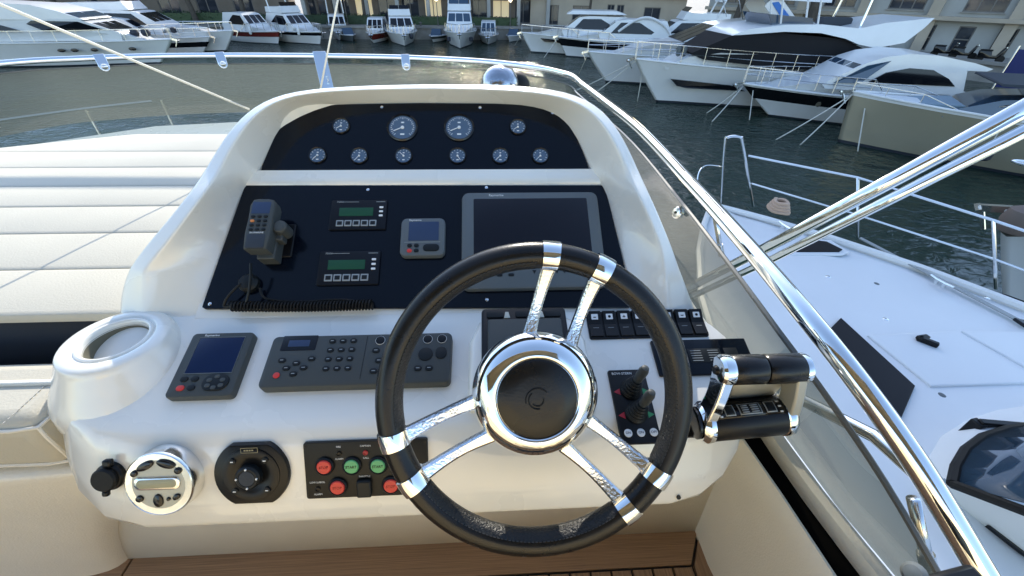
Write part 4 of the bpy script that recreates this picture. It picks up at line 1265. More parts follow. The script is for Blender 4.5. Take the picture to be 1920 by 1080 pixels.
# ------------------------------------------------------------------ boats
def boat(name, label, cat, bow, az, L, B, hb, hs, rake=1.0, rows_m=None, grp='moored motor yachts', under=.62, full=(2.1, .62)):
    """bow: (x, y) of the bow tip; az: heading in degrees from +Y clockwise; local +X is forward"""
    M = T(bow[0], bow[1], WZ) @ RZ(90 - az)
    root = thing(name, label, cat, M, grp)
    mats_h = rows_m or [BOOT, GELB, GELB, GELB, GELB, GELB]
    ks = [-.25, .06, .38, .56, .70, .93, 1.0]
    ts = [0, .015, .04, .08, .14, .22, .32, .45, .6, .8, 1.0]
    def hb_(t): return B / 2 * (1 - (1 - min(t / full[1], 1)) ** full[0]) * (1 - .06 * max(0, t - .6) / .4)
    def ht(t): return hs + (hb - hs) * (1 - t) ** 1.4
    st = []
    for t in ts:
        row = []
        for k in ks:
            fl = (max(k, 0)) ** 1.25
            wlb = hb_(t) * (under * .45 + (1 - .28 - under * .45) * min(1, t / .5) + .0)
            b_ = wlb + (hb_(t) - wlb) * fl
            if k < 0: b_ *= .7
            xx = -L * t - rake * (1 - t) ** 2 * (1 - max(k, -.2)) ** 1.1
            row.append((xx, b_, k * ht(t)))
        st.append(row)
    g = G()
    for side in (1, -1):
        for a_, b_ in zip(st[:-1], st[1:]):
            for j in range(len(ks) - 1):
                V = [(p[0], p[1] * side, p[2]) for p in (a_[j], a_[j + 1], b_[j + 1], b_[j])]
                g.add(V, [(0, 1, 2, 3)], mi=j)
    a_ = st[-1]
    g.add([(p[0], p[1], p[2]) for p in a_] + [(p[0], -p[1], p[2]) for p in reversed(a_)], [tuple(range(2 * len(a_)))], mi=1)
    hull = g.build('hull', mats_h, root, angle=50)
    bm = bmesh.new(); bm.from_mesh(hull.data); bmesh.ops.remove_doubles(bm, verts=bm.verts, dist=.002); bmesh.ops.recalc_face_normals(bm, faces=bm.faces); bm.to_mesh(hull.data); bm.free()
    g = G()
    rows = [[(-L * t - .03, hb_(t) * s_ * .985, ht(t) - .05 + (.06 if abs(s_) < .5 else 0)) for s_ in (-1, -.4, .4, 1)] for t in ts]
    g.grid(rows); g.build('deck', DECKW, root, angle=60)
    g = G()
    for s_ in (1, -1): g.tube([(-L * t, hb_(t) * s_, ht(t)) for t in ts], .045, 6)
    g.build('rubbing_strake', GELB if not rows_m else rows_m[5], root)
    root_info = dict(root=root, hb=hb_, ht=ht, L=L, B=B)
    return root_info
def house(bi, prof, w0, w1, m=None, name='cabin', bev=.06, nose=.7, parent=None):
    """prof: (x aft of bow as positive metres, z) closed side outline; w0/w1 half widths at bottom/top"""
    zs = [z for _, z in prof]; z0, z1 = min(zs), max(zs)
    def hw(x, z):
        w_ = w0 + (w1 - w0) * (z - z0) / max(.01, z1 - z0)
        return max(.12, min(w_, bi['hb'](max(.0, min(1, x / bi['L']))) * 1.02 - .12))
    g = G(); n = len(prof)
    g.grid([[(-x, s_ * hw(x, z), z) for x, z in prof] for s_ in (-1, -.6, .6, 1)], closed=True)
    g.add([(-x, hw(x, z), z) for x, z in prof], [tuple(range(n))])
    g.add([(-x, -hw(x, z), z) for x, z in prof], [tuple(range(n))])
    o = g.build(name, m or GELB, parent or bi['root'], bevel=bev, angle=40)
    return o, hw
def sidewin(bi, hw, poly_, m=WIN, name='window', sides=(1, -1), parent=None, off=.012):
    out = []
    for s_ in sides:
        g = G(); n = len(poly_)
        A = [(-x, s_ * (hw(x, z) + off), z) for x, z in poly_]; Bk = [(-x, s_ * (hw(x, z) - .05), z) for x, z in poly_]
        g.add(A + Bk, [tuple(range(n)), tuple(range(2 * n - 1, n - 1, -1))] + [(i, (i + 1) % n, n + (i + 1) % n, n + i) for i in range(n)])
        out.append(g.build(name, m, parent or bi['root'], smooth=False))
    return out
def frontwin(bi, p0, p1, hw, n=3, m=WIN, gap=.08, parent=None):
    (x0, z0), (x1, z1) = p0, p1
    d = Vector((-(x1 - x0), 0, z1 - z0)).normalized(); nr = Vector((d.z, 0, -d.x)) * .025
    if nr.x < 0: nr = -nr
    wa, wb = hw(x0, z0) - .1, hw(x1, z1) - .1
    for i in range(n):
        a0, a1 = -1 + 2 * i / n, -1 + 2 * (i + 1) / n
        s0, s1 = a0 + gap / max(.3, wa) / 2, a1 - gap / max(.3, wa) / 2
        V = [Vector((-x0, wa * s0, z0)), Vector((-x0, wa * s1, z0)), Vector((-x1, wb * s1, z1)), Vector((-x1, wb * s0, z1))]
        g = G(); g.add([v + nr for v in V] + [v - nr for v in V], [(0, 1, 2, 3), (7, 6, 5, 4), (0, 4, 5, 1), (1, 5, 6, 2), (2, 6, 7, 3), (3, 7, 4, 0)])
        g.build('windscreen', m, parent or bi['root'], smooth=False)
def bowrail(bi, t1=.55, h=.75, r=.022, mid=True, m=STEEL, n=7):
    ts = [t1 * (i / n) ** 1.0 for i in range(n + 1)]
    g = G()
    for s_ in (1, -1):
        tp = [(-bi['L'] * t - .05, s_ * max(.08, bi['hb'](t) - .08), bi['ht'](t) + h * (1 if i < n else .1)) for i, t in enumerate(ts)]
        g.tube(tp, r, 6)
        if mid: g.tube([(x, y, z - h * .45) for x, y, z in tp[:-1]], r * .7, 5)
    g.build('bow_rail', m, bi['root'])
    for s_ in (1, -1):
        for i, t in enumerate(ts[:-1]):
            p = Vector((-bi['L'] * t - .05, s_ * max(.08, bi['hb'](t) - .08), bi['ht'](t)))
            g = G(); g.tube([p, p + Vector((0, 0, h))], r * .8, 5); g.build('stanchion', m, bi['root'])
def fender(bi, x, s_, z, r=.22, m=None, L_=.7):
    g = G()
    g.lathe([(r * .2, -L_ / 2), (r * .8, -L_ * .42), (r, -L_ * .3), (r, L_ * .3), (r * .8, L_ * .42), (r * .2, L_ / 2)], 12, M=T(-x, s_ * (bi['hb'](x / bi['L']) + r * .7), z))
    g.build('fender', m or GELB, bi['root'])
def anchor(bi):
    g = G(); h = bi['ht'](0)
    g.box(.5, .12, .14, T(.12, 0, h - .02) @ RY(12)); g.box(.1, .45, .10, T(.34, 0, h - .10) @ RY(30)); g.tube([(.3, 0, h - .05), (.05, 0, h - .5)], .04, 6)
    g.build('anchor', STEEL, bi['root'])
def ground(u, v, z=WZ):
    p = at_z(u, v, z); return (p.x, p.y)
def off(p, az, d): return (p[0] + sin(radians(az)) * d, p[1] + cos(radians(az)) * d)
def mooring(label, pts, r=.022, sag=0.0, grp='mooring lines of the starboard row'):
    a, b = Vector(pts[0]), Vector(pts[1])
    P = [a.lerp(b, i / 8) - Vector((0, 0, sag * sin(pi * i / 8))) for i in range(9)]
    return line('mooring_line', label, P, r, ROPE, 'mooring line', grp)

# N: large white yacht with black cover
bN = off(ground(1228, 192), -90, 1.7)
N = boat('motor_yacht', 'large white flybridge yacht with black canvas over its saloon windows', 'yacht', bN, -90, 15.6, 4.7, 2.3, 1.8, 1.8)
house(N, [(1.6, 2.0), (2.7, 2.55), (4.2, 2.8), (13.6, 2.6), (13.6, 1.85), (1.6, 1.85)], 1.95, 1.7, name='coachroof', bev=.12)
o, hw = house(N, [(2.7, 2.7), (4.6, 3.68), (6.5, 3.78), (10.6, 3.5), (12.3, 2.9), (12.6, 2.15), (8.0, 2.1), (3.4, 2.45)], 2.0, 1.62, COVER, 'window_cover', .1)
o, hw2 = house(N, [(4.4, 3.60), (5.2, 3.92), (7.0, 4.12), (9.0, 4.15), (11.0, 4.0), (12.3, 4.25), (14.9, 4.5), (14.5, 4.05), (13.7, 3.4), (12.2, 3.15), (11.2, 3.3), (10.4, 3.55), (9.0, 3.78), (7.0, 3.82)], 2.05, 1.72, GELB, 'flybridge', .07)
sidewin(N, lambda x, z: N['hb'](x / N['L']) * (.80 + .20 * (max(z, .1) / 2.2) ** 1.25), [(2.0, 1.42), (5.2, 1.25), (6.0, .98), (2.9, 1.0), (2.4, 1.08)], WIN, 'hull_window', off=.03)
g = G(); g.grid([[(-6.6, y, 4.05), (-6.2, y, 4.55)] for y in (-1.3, 1.3)]); g.grid([[(-6.2, 1.3, 4.55), (-6.6, 1.3, 4.05)], [(-8.6, 1.35, 4.4), (-8.8, 1.35, 4.1)]]); g.build('fly_windscreen', WINB, N['root'], smooth=False, solid=.03)
g = G(); g.prism([(-.8, -.35), (.8, -.35), (.8, .35), (-.8, .35)], 0, .4, .1, M=T(-10.8, 0, 4.0)); g.build('fly_seat', SLATE, N['root'])
for y_ in (-.5, .5):
    for xa_ in (-6.9, -8.9):
        g = G(); g.tube([(xa_, y_ + 1, 4.15), (xa_ + .8, y_ * 1.1 + 1, 6.8)], .045, 6); g.build('antenna', GELB, N['root'])
g = G(); g.tube([(-11.5, -1.2, 4.0), (-11.6, -1.1, 5.2), (-11.2, 0, 5.5), (-11.6, 1.1, 5.2), (-11.5, 1.2, 4.0)], .06, 8); g.build('arch', STEEL, N['root'])
bowrail(N, .80, .85, n=11); anchor(N)
for x_ in (2.3, 2.6): fender(N, x_, .35, 2.75, .13, GREYM, .55)

# O: sport cruiser with black band
azO = -78
bO = off(ground(1446, 218), azO, 2.0)
O_ = boat('sport_cruiser', 'white sport cruiser with black hull band and arched side windows', 'yacht', bO, azO, 10.8, 3.9, 1.55, 1.35, 1.9, [BOOT, GELB, GELB, HULLB, HULLB, GELB])
house(O_, [(1.2, 1.45), (2.4, 1.8), (4.0, 2.0), (9.6, 1.8), (9.6, 1.36), (1.2, 1.4)], 1.65, 1.4, name='coachroof', bev=.12)
o, hw = house(O_, [(3.2, 1.9), (4.7, 2.85), (5.4, 3.12), (6.4, 3.28), (7.6, 3.25), (9.2, 3.0), (10.0, 2.8), (9.8, 2.7), (9.0, 2.7), (9.3, 1.7), (3.4, 1.7)], 1.62, 1.38, GELB, 'hardtop', .1)
frontwin(O_, (3.45, 2.02), (4.6, 2.76), hw, 3, WINB, .10)
sidewin(O_, hw, [(3.65, 1.98), (4.8, 2.76), (5.7, 2.98), (4.75, 2.02)], WINB)
sidewin(O_, hw, [(5.1, 2.08), (5.7, 2.5), (6.6, 2.72), (7.6, 2.68), (8.4, 2.35), (8.8, 2.05)], WIN)
g = G(); g.lathe([(.12, -.006), (.12, .012), (.08, .014)], 16, M=T(-3.4, 0, 0) @ T(0, O_['hb'](3.4 / 10.8) * .93 + .02, .98) @ RX(-90)); g.build('porthole', STEEL, O_['root'])
bowrail(O_, .55, .8, n=8); anchor(O_)

# P: olive hulled day boat
azP = -58
bP = off(ground(1570, 266), azP, .35)
P_ = boat('olive_day_boat', 'olive gold hulled day boat with upright bow and dark glass screen', 'boat', bP, azP, 13.0, 4.3, 2.1, 1.75, .35, [BOOT, HULLO, HULLO, HULLO, HULLO, GELB], under=1.1)
house(P_, [(1.0, 1.9), (3.4, 2.12), (6.0, 2.05), (6.0, 1.75), (1.0, 1.85)], 1.3, 1.1, COVB, 'bow_pad', .1)
o, hw = house(P_, [(3.0, 1.9), (4.4, 2.45), (6.0, 2.65), (8.3, 2.4), (9.2, 1.9), (9.2, 1.6), (3.0, 1.7)], 1.5, 1.15, WINB, 'glass_screen', .08)
o, hw = house(P_, [(4.0, 3.0), (7.4, 3.12), (10.2, 3.08), (10.2, 2.95), (4.0, 2.92)], 1.6, 1.5, SLATE, 'hardtop', .04)
g = G()
for x_ in (6.4, 9.4):
    for s_ in (1, -1): g.box(.5, .12, 1.5, T(-x_, s_ * 1.25, 2.3) @ RY(18))
g.build('hardtop_leg', HULLB, P_['root'])
g = G(); g.tube([(-3.6, 1.0, 2.0), (-5.2, 1.35, 2.45)], .035, 6); g.build('wiper', STEEL, P_['root'])
fender(P_, 4.6, 1, .75, .24, FEND, .5)
g = G(); y_ = P_['hb'](4.6 / 13) + .05; g.tube([(-4.6, y_ + .12, 1.0), (-4.6, y_ - .02, 1.75)], .02, 5); g.build('fender_line', ROPE, P_['root'])
y4 = P_['hb'](7.2 / 13)
g = G(); g.tube([(-7.2, y4 + .02, 1.6), (-7.2, y4 * .97 + .02, .6)], .012, 5); g.build('hull_seam', GREYD, P_['root'])
bowrail(P_, .25, .35, r=.018, n=3, mid=False)
anchor(P_)

# M: white express cruiser between K and N
bM = off(ground(1110, 128, WZ), -88, 1.2)
bM = (ground(1100, 103, WZ + 1.7)[0], ground(1100, 103, WZ + 1.7)[1])
Mb = boat('motor_yacht', 'white express cruiser whose low pointed bow lies left of the covered yacht', 'yacht', bM, -86, 17.0, 4.6, 1.9, 1.8, 1.6)
house(Mb, [(1.5, 1.8), (4.0, 2.5), (7, 2.8), (15, 2.6), (15, 1.78), (1.5, 1.75)], 1.8, 1.4, name='coachroof', bev=.1)
o, hw = house(Mb, [(5.5, 2.55), (8.2, 3.7), (11, 4.0), (15.5, 3.8), (16, 2.4), (5.8, 2.4)], 1.8, 1.45, GELB, 'cabin', .12)
frontwin(Mb, (5.9, 2.75), (8.0, 3.6), hw, 3, WIN, .1)
sidewin(Mb, hw, [(7.0, 2.75), (8.8, 3.45), (12, 3.5), (14, 2.9), (13.5, 2.7)], WIN)
o, hw = house(Mb, [(8.0, 5.25), (12.5, 5.2), (14.5, 5.1), (14.5, 4.95), (8.0, 5.15)], 1.6, 1.5, GELB, 'hardtop', .04)
for s_ in (1, -1):
    g = G(); g.box(.9, .08, 2.0, T(-11.6, s_ * 1.4, 4.45) @ RY(52)); aw = g.build('arch_wing', GELB, Mb['root'], bevel=.02)
    g = G(); g.add([(-11.9, s_ * 1.47, 4.05), (-12.5, s_ * 1.47, 4.05), (-11.3, s_ * 1.47, 4.95), (-10.9, s_ * 1.47, 4.9)], [(0, 1, 2, 3)])
    g.build('blue_panel', BLUEG, aw, smooth=False, solid=.04)
g = G(); g.tube([(-9.5, 1.3, 4.0), (-8.8, 1.3, 5.2)], .03, 5); g.tube([(-9.5, -1.3, 4.0), (-8.8, -1.3, 5.2)], .03, 5); g.build('hardtop_leg', STEEL, Mb['root'])
for s_ in (-.5, .0, .5):
    g = G(); g.lathe([(.22, 0), (.24, .15), (.18, .35), (.05, .42)], 14, M=T(-12.2, s_, 5.2)); g.build('radome', GELB, Mb['root'])
bowrail(Mb, .6, .75, n=9); anchor(Mb)

# K, L: two white cruisers left of M
def cruiser(label, bow, az, L, B, hb, hs, rm=None, roof=True, winm=WIN, name='motor_yacht', fly=False, arch=False, sc=1.0):
    b = boat(name, label, 'yacht', bow, az, L, B, hb, hs, L * .09, rm)
    house(b, [(L * .10, hb * .95), (L * .25, hb * 1.18), (L * .42, hb * 1.28), (L * .9, hs * 1.25), (L * .9, hs * .97), (L * .1, hb * .92)], B * .40, B * .33, name='coachroof', bev=.08)
    z0 = hb * 1.2; z1 = z0 + 1.25 * sc
    o, hw = house(b, [(L * .34, z0), (L * .47, z1 - .12), (L * .55, z1), (L * .84, z1 - .05), (L * .90, z0), (L * .88, z0 - .4), (L * .36, z0 - .4)], B * .40, B * .33, GELB, 'cabin', .09)
    frontwin(b, (L * .36, z0 + .12), (L * .455, z1 - .22), hw, 3, winm, .1)
    sidewin(b, hw, [(L * .43, z0 + .18), (L * .50, z1 - .25), (L * .64, z1 - .22), (L * .76, z0 + .35), (L * .74, z0 + .18)], winm)
    if fly:
        o, hwf = house(b, [(L * .50, z1), (L * .53, z1 + .65), (L * .58, z1 + .55), (L * .84, z1 + .5), (L * .84, z1)], B * .34, B * .32, GELB, 'flybridge', .06)
        frontwin(b, (L * .53, z1 + .62), (L * .555, z1 + .95), hwf, 2, winm, .05)
    if arch:
        g = G(); g.tube([(-L * .74, -B * .34, z1), (-L * .78, -B * .32, z1 + 1.5), (-L * .78, B * .32, z1 + 1.5), (-L * .74, B * .34, z1)], .08, 8); g.build('radar_arch', GELB, b['root'])
        g = G(); g.tube([(-L * .78, 0, z1 + 1.5), (-L * .78, 0, z1 + 3.2)], .04, 6); g.build('mast', GELB, b['root'])
    bowrail(b, .5, .7, r=.03, n=6, mid=False); anchor(b)
    return b
def bw(u, v, az, L): return off(ground(u, v), az, L * .09)
K = cruiser('white cruiser with grey screen lying nearest the middle of the basin quay', bw(996, 98, -80, 12), -80, 12, 3.9, 1.7, 1.4)
o, hw = house(K, [(4.4, 3.4), (5.0, 3.7), (9.0, 3.7), (10.0, 3.45)], 1.55, 1.45, GELB, 'hardtop', .05)
sidewin(K, lambda x, z: K['hb'](x / 12) * (.8 + .2 * (max(z, .1) / 1.6) ** 1.25), [(2.0, 1.35), (4.0, 1.28), (4.2, 1.02), (2.4, 1.08)], WIN, 'hull_window', off=.03)
Lc = cruiser('white cruiser with dark hull band and curved window arch beside the grey screened one', bw(1062, 106, -76, 11.5), -76, 11.5, 3.8, 1.65, 1.4, [BOOT, GELB, GELB, HULLB, HULLB, GELB], arch=False)
g = G(); g.tube(catmull([(-5.6, 1.4, 2.3), (-6.8, 1.4, 3.1), (-8.0, 1.35, 3.4), (-9.4, 1.4, 2.9), (-10.2, 1.4, 2.1)], 5), .11, 8); g.build('window_arch', GELB, Lc['root'])
# centre group facing the camera
I_ = cruiser('white flybridge boat facing the camera in the middle with blue canvas', bw(863, 92, 178, 10), 178, 10, 3.7, 1.5, 1.3, fly=True, arch=True, winm=WINB, sc=1.1)
fender(I_, 2.0, 1, .8, .2, FEND, .45); fender(I_, 2.0, -1, .8, .2, FEND, .45)
H_b = cruiser('white cruiser with grey screen facing the camera left of the central boat', bw(759, 87, 168, 9.5), 168, 9.5, 3.6, 1.2, 1.1, fly=True, sc=.9)
fender(H_b, 1.2, 1, .9, .2, FEND, .5)
G_b = cruiser('small red hulled launch with white roof moored against the quay', bw(701, 82, 178, 7), 178, 7, 2.5, 1.0, .9, [BOOT, GELB, HULLR, HULLR, HULLR, GELB], name='motor_launch', sc=.9)
J_b = cruiser('small pale blue canopied boat right of the central flybridge boat', bw(915, 84, 182, 6.5), 182, 6.5, 2.4, .85, .8, winm=WINB, name='motor_launch', sc=.9)
F_b = cruiser('small white boat half hidden behind the upright whip antenna', bw(637, 76, 165, 8), 165, 8, 2.7, .95, .9, name='motor_launch', arch=True)
E_b = cruiser('white flybridge cruiser with black hull stripe beside the red striped one', bw(600, 84, 128, 9.5), 128, 9.5, 3.3, 1.25, 1.05, [BOOT, GELB, GELB, GELB, HULLB, GELB], fly=True, arch=True)
fender(E_b, 2.4, -1, 1.2, .14); 
D_b = cruiser('white sport boat with dark red hull stripe left of the black striped cruiser', bw(522, 83, 122, 8.8), 122, 8.8, 3.1, 1.25, 1.0, [BOOT, GELB, GELB, HULLR, HULLR, GELB], winm=WIN, name='sport_boat')
fender(D_b, 3.0, -1, 1.2, .14)
for lb_, u_, v_, az_, rm_ in (('little grey tender against the quay left of the red launch', 662, 78, 150, [BOOT, GREYM, GREYM, GREYM, GREYM, GELB]), ('little white tender between the two camera facing flybridge boats', 812, 80, 190, [BOOT, GELB, GELB, GREYD, GREYD, GELB]), ('little white tender at the quay left of the grey screened cruiser', 955, 79, 200, None)):
    tb = boat('tender', lb_, 'tender', bw(u_, v_, az_, 4.0), az_, 4.6, 1.9, .65, .55, .4, rm_, grp='small tenders at the quay')
    house(tb, [(1.6, .6), (2.1, 1.25), (2.4, 1.25), (2.3, .6)], .6, .55, WINB, 'windscreen', .03)
    g = G(); g.box(.5, .4, .75, T(-4.7, 0, .8)); g.build('outboard_motor', BLACK, tb['root'], bevel=.08)
V_b = cruiser('white flybridge cruiser with radar arch between the window arch cruiser and the low bowed one', bw(1160, 104, -82, 12.5), -82, 12.5, 3.9, 1.6, 1.4, fly=True, arch=True)
for s_ in (-.6, .6):
    g = G(); g.lathe([(.25, 0), (.30, .2), (.24, .5), (.06, .62)], 14, M=T(-9.6, s_, 4.55)); g.build('radome', GELB, V_b['root'])
# left group, broadside
C_b = cruiser('white yacht with arched purple window, bow nearest the red striped boat', bw(424, 96, 86, 15), 86, 15, 4.2, 1.7, 1.45, fly=True)
B_b = cruiser('white cruiser with black hull side lying between two larger white yachts', bw(382, 99, 86, 13), 86, 13, 3.9, 1.3, 1.2, [BOOT, GELB, HULLB, HULLB, GELB, GELB], winm=WIN)
fender(B_b, 2.4, -1, 1.9, .22, FEND, .45)
bA = off(ground(300, 119), 86, 1.7)
A = boat('motor_yacht', 'big white flybridge yacht lying broadside at the far left with oval portholes', 'yacht', bA, 86, 17.5, 4.8, 1.7, 1.6, 1.6, [BOOT, GELB, GELB, GELB, GELB, GELB])
house(A, [(1.4, 1.55), (2.6, 2.1), (4.5, 2.3), (14, 2.3), (14, 1.58), (1.4, 1.58)], 2.0, 1.75, name='coachroof', bev=.1)
o, hw = house(A, [(2.9, 2.2), (5.0, 3.1), (12.5, 3.15), (13.4, 2.4), (13.4, 1.7), (3.0, 1.7)], 2.0, 1.75, GELB, 'cabin', .08)
sidewin(A, hw, [(3.7, 2.4), (5.1, 2.95), (8.0, 3.0), (8.4, 2.8), (7.5, 2.4)], WIN)
sidewin(A, hw, [(8.9, 2.35), (10.4, 2.8), (11.2, 2.8), (11.4, 2.35)], WIN)
frontwin(A, (3.2, 2.38), (4.85, 2.98), hw, 3, WIN, .1)
o, hw2 = house(A, [(4.6, 3.05), (6.0, 3.6), (7.6, 3.95), (11.4, 4.1), (12.9, 3.8), (12.5, 3.05)], 1.95, 1.7, GELB, 'flybridge', .1)
frontwin(A, (4.9, 3.2), (6.0, 3.55), hw2, 2, WINB, .08)
for x_ in (2.6, 4.9, 6.1, 6.9):
    for s_ in (-1,):
        y_ = A['hb'](x_ / 17.5) * (.93)
        g = G(); g.prism(circ(.27, 16, .12), 0, .03, .008, M=T(-x_, s_ * (y_ + .06), 1.15) @ RX(90)); g.build('porthole', WIN, A['root'])
bowrail(A, .7, .75, n=9, mid=False); anchor(A)
g = G()
for x_, y_ in ((2.4, -.3), (1.7, -.1)):
    g.lathe([(.02, -.3), (.25, -.2), (.32, 0), (.25, .2), (.02, .3)], 12, M=T(-x_, y_, 2.15))
fb = g.build('ball_fender', FEND, A['root'])

# mooring lines of the right hand row
def bowpt(bi, dz=-.1, dx=-.1): return bi['root'].matrix_world @ Vector((dx, 0, bi['ht'](0) + dz))
for bi, ends, nm in ((N, ((1075, 172), (1105, 182)), 'covered yacht'), (O_, ((1325, 212), (1335, 228)), 'black banded cruiser'), (P_, ((1455, 262), (1500, 272)), 'olive day boat')):
    for k, (u, v) in enumerate(ends):
        mooring('rope running from the bow of the %s to the water, %s of two' % (nm, 'upper' if k == 0 else 'lower'), (bowpt(bi), at_z(u, v, WZ)), .026, .05)
for bi, (u, v), nm in ((N, (1195, 190), 'covered yacht'), (O_, (1405, 225), 'black banded cruiser'), (P_, (1608, 284), 'olive day boat')):
    mooring('near vertical rope hanging from the bow of the %s' % nm, (bowpt(bi, -.1, -.6), at_z(u, v, WZ)), .026, 0)
for bi, (u, v), nm in ((K, (965, 85), 'grey screened cruiser'), (Lc, (1020, 108), 'window arch cruiser'), (Mb, (1085, 140), 'low bowed express cruiser')):
    mooring('rope from the bow of the %s down to the water' % nm, (bowpt(bi), at_z(u, v, WZ)), .03, 0)

# ------------------------------------------------------------------ near neighbour yacht to starboard
NBZ = CAM.z - 2.75
tip = at_z(1335, 384, NBZ)
azn = -9
L_, B_ = 15.0, 5.2
nh = NBZ - WZ
X = boat('neighbour_yacht', 'white yacht lying alongside to starboard with broad bare foredeck', 'yacht', (tip.x, tip.y), azn, L_, B_, nh, nh, 1.0, None, full=(3.4, .62))
XI = X['root'].matrix_world.inverted()
def dpoly(name, pxs, z0, z1, m, bev=.004, parent=None):
    P = [XI @ at_z(u, v, NBZ) for u, v in pxs]
    out = [(p.x, p.y) for p in P]
    if sum(out[i - 1][0] * out[i][1] - out[i][0] * out[i - 1][1] for i in range(len(out))) < 0: out.reverse()
    g = G(); g.prism(out, nh + z0, nh + z1, bev); return g.build(name, m, parent or X['root'], smooth=False)
SKYL = mat('skylight_glass', (.006, .005, .007), .3, spec=.12)
dpoly('hatch', [(1488, 463), (1512, 452), (1548, 456), (1578, 471), (1572, 475), (1492, 475)], 0, .03, SKYL)
dpoly('hatch_surround', [(1470, 466), (1508, 448), (1556, 452), (1592, 474), (1578, 480), (1484, 480)], 0, .018, DECKW, .006)
dpoly('skylight', [(1548, 626), (1574, 600), (1712, 728), (1683, 795), (1640, 760)], 0, .035, SKYL, .006)
dpoly('locker_lid', [(1624, 632), (1790, 624), (1925, 705), (1925, 722), (1742, 728)], 0, .030, DECKW, .012)
dpoly('locker_lid', [(1800, 624), (1925, 626), (1925, 695)], 0, .030, DECKW, .012)
dpoly('toe_seam', [(1610, 448), (1614, 446), (1912, 600), (1908, 604)], -.0, .0125, GREYP, 0)
dpoly('skylight', [(1898, 600), (1925, 606), (1925, 618)], .0, .035, WIN, .004)
for u_, v_ in ((1552, 520), (1643, 533), (1583, 612), (1660, 600), (1850, 560), (1800, 640), (1765, 742)):
    q_ = XI @ at_z(u_, v_, NBZ); g = G(); g.lathe([(.028, 0), (.028, .006), (.018, .010), (.002, .010)], 14, M=T(q_.x, q_.y, nh + .004)); g.build('deck_cap', GREYM if u_ % 2 else STEEL, X['root'])
for u_, v_ in ((1470, 425), (1760, 530)):
    q_ = XI @ at_z(u_, v_ + 6, NBZ); g = G(); g.tube([(-.13, 0, .07), (-.05, 0, .06), (.05, 0, .06), (.13, 0, .07)], [.012, .016, .016, .012], 8, M=T(q_.x, q_.y, nh)); g.box(.03, .03, .06, T(q_.x - .04, q_.y, nh + .03)); g.box(.03, .03, .06, T(q_.x + .04, q_.y, nh + .03)); g.build('cleat', STEEL, X['root'])
lp = XI @ at_z(1733, 648, NBZ)
g = G(); g.box(.16, .05, .05, T(lp.x, lp.y, nh + .055) @ RZ(35)); g.box(.05, .12, .04, T(lp.x + .05, lp.y, nh + .06)); g.build('latch', BLACK, X['root'], bevel=.01)
# raised wheelhouse at lower right
def xp(u, v, z):
    return XI @ at_z(u, v, NBZ + z)
g = G()
arc = [(1787, 908), (1793, 878), (1812, 845), (1846, 820), (1890, 806), (1990, 792)]
bk = [(2060, 1010, .62), (2060, 985, .66), (2060, 950, .72), (2060, 910, .78), (2060, 870, .82), (2060, 800, .84)]
low_ = [(1735, 900), (1738, 862), (1762, 818), (1815, 785), (1870, 768), (1990, 750)]
R0_ = [xp(u, v, 0) for u, v in low_]; R1_ = [xp(u, v, .24) for u, v in arc]; R2_ = [xp(*q) for q in bk]
g = G(); g.grid([R0_, [a_.lerp(b_, .55) + Vector((0, 0, .05)) for a_, b_ in zip(R0_, R1_)], R1_]); g.grid([[R0_[0], R1_[0]], [xp(2060, 1150, 0), R2_[0]]])
g.build('coachroof', DECKW, X['root'], angle=50)
g = G(); g.grid([R1_, [a_.lerp(b_, .5) + Vector((0, 0, .06)) for a_, b_ in zip(R1_, R2_)], R2_]); g.build('windscreen', WINB, X['root'], angle=60, solid=.01)
g = G(); g.tube(R1_, .035, 8); g.tube([R1_[0], R2_[0]], .03, 8); g.build('windscreen_gasket', RUBB, X['root'])
dpoly('side_window', [(1842, 990), (1875, 1000), (2040, 1090), (2040, 1130), (1905, 1040)], .02, .05, WIN)
w0 = xp(1832, 796, .2); w1 = xp(1960, 800, .24)
g = G(); g.box((w1 - w0).length, .05, .05, T(*((w0 + w1) / 2)) @ RZ(math.degrees(atan2((w1 - w0).y, (w1 - w0).x)))); g.box(.08, .06, .16, T(w0.x, w0.y, w0.z - .05)); g.build('wiper', BLACK, X['root'], bevel=.01)
g = G(); g.box(4.0, .5, .9, T(-8.6, 1.25, nh + .2)); 
# rails of the neighbour: port bow pulpit and starboard side rail
def up(u, v, h): return XI @ (at_z(u, v, NBZ) + Vector((0, 0, h)))
tops = [XI @ at_z(u, v, NBZ + .80) for u, v in ((1403, 292), (1608, 333), (1862, 413), (2060, 480))]
mids = [XI @ at_z(u, v, NBZ + .42) for u, v in ((1409, 344), (1608, 403), (1865, 486), (2060, 560))]
bots = [XI @ at_z(u, v, NBZ) for u, v in ((1412, 388), (1608, 446), (1867, 541), (2080, 640))]
g = G(); g.tube(tops, .015, 8); g.build('top_rail', STEEL, X['root'])
g = G(); g.tube(mids, .012, 8); g.build('middle_rail', STEEL, X['root'])
for k in (1, 2, 3):
    g = G(); g.tube([bots[k], mids[k], tops[k]], .016, 8); g.build('stanchion', STEEL, X['root'])
pl0, pl1 = up(1352, 384, 0), up(1412, 387, 0)
a_ = XI @ at_z(1359, 262, NBZ + 1.12); b_ = XI @ at_z(1391, 262, NBZ + 1.12)
g = G(); g.tube(catmull([pl0, pl0.lerp(a_, .92), a_.lerp(b_, .15) + Vector((0, 0, .03)), a_.lerp(b_, .85) + Vector((0, 0, .03)), pl1.lerp(b_, .92), pl1], 6), .019, 8); g.build('pulpit', STEEL, X['root'])
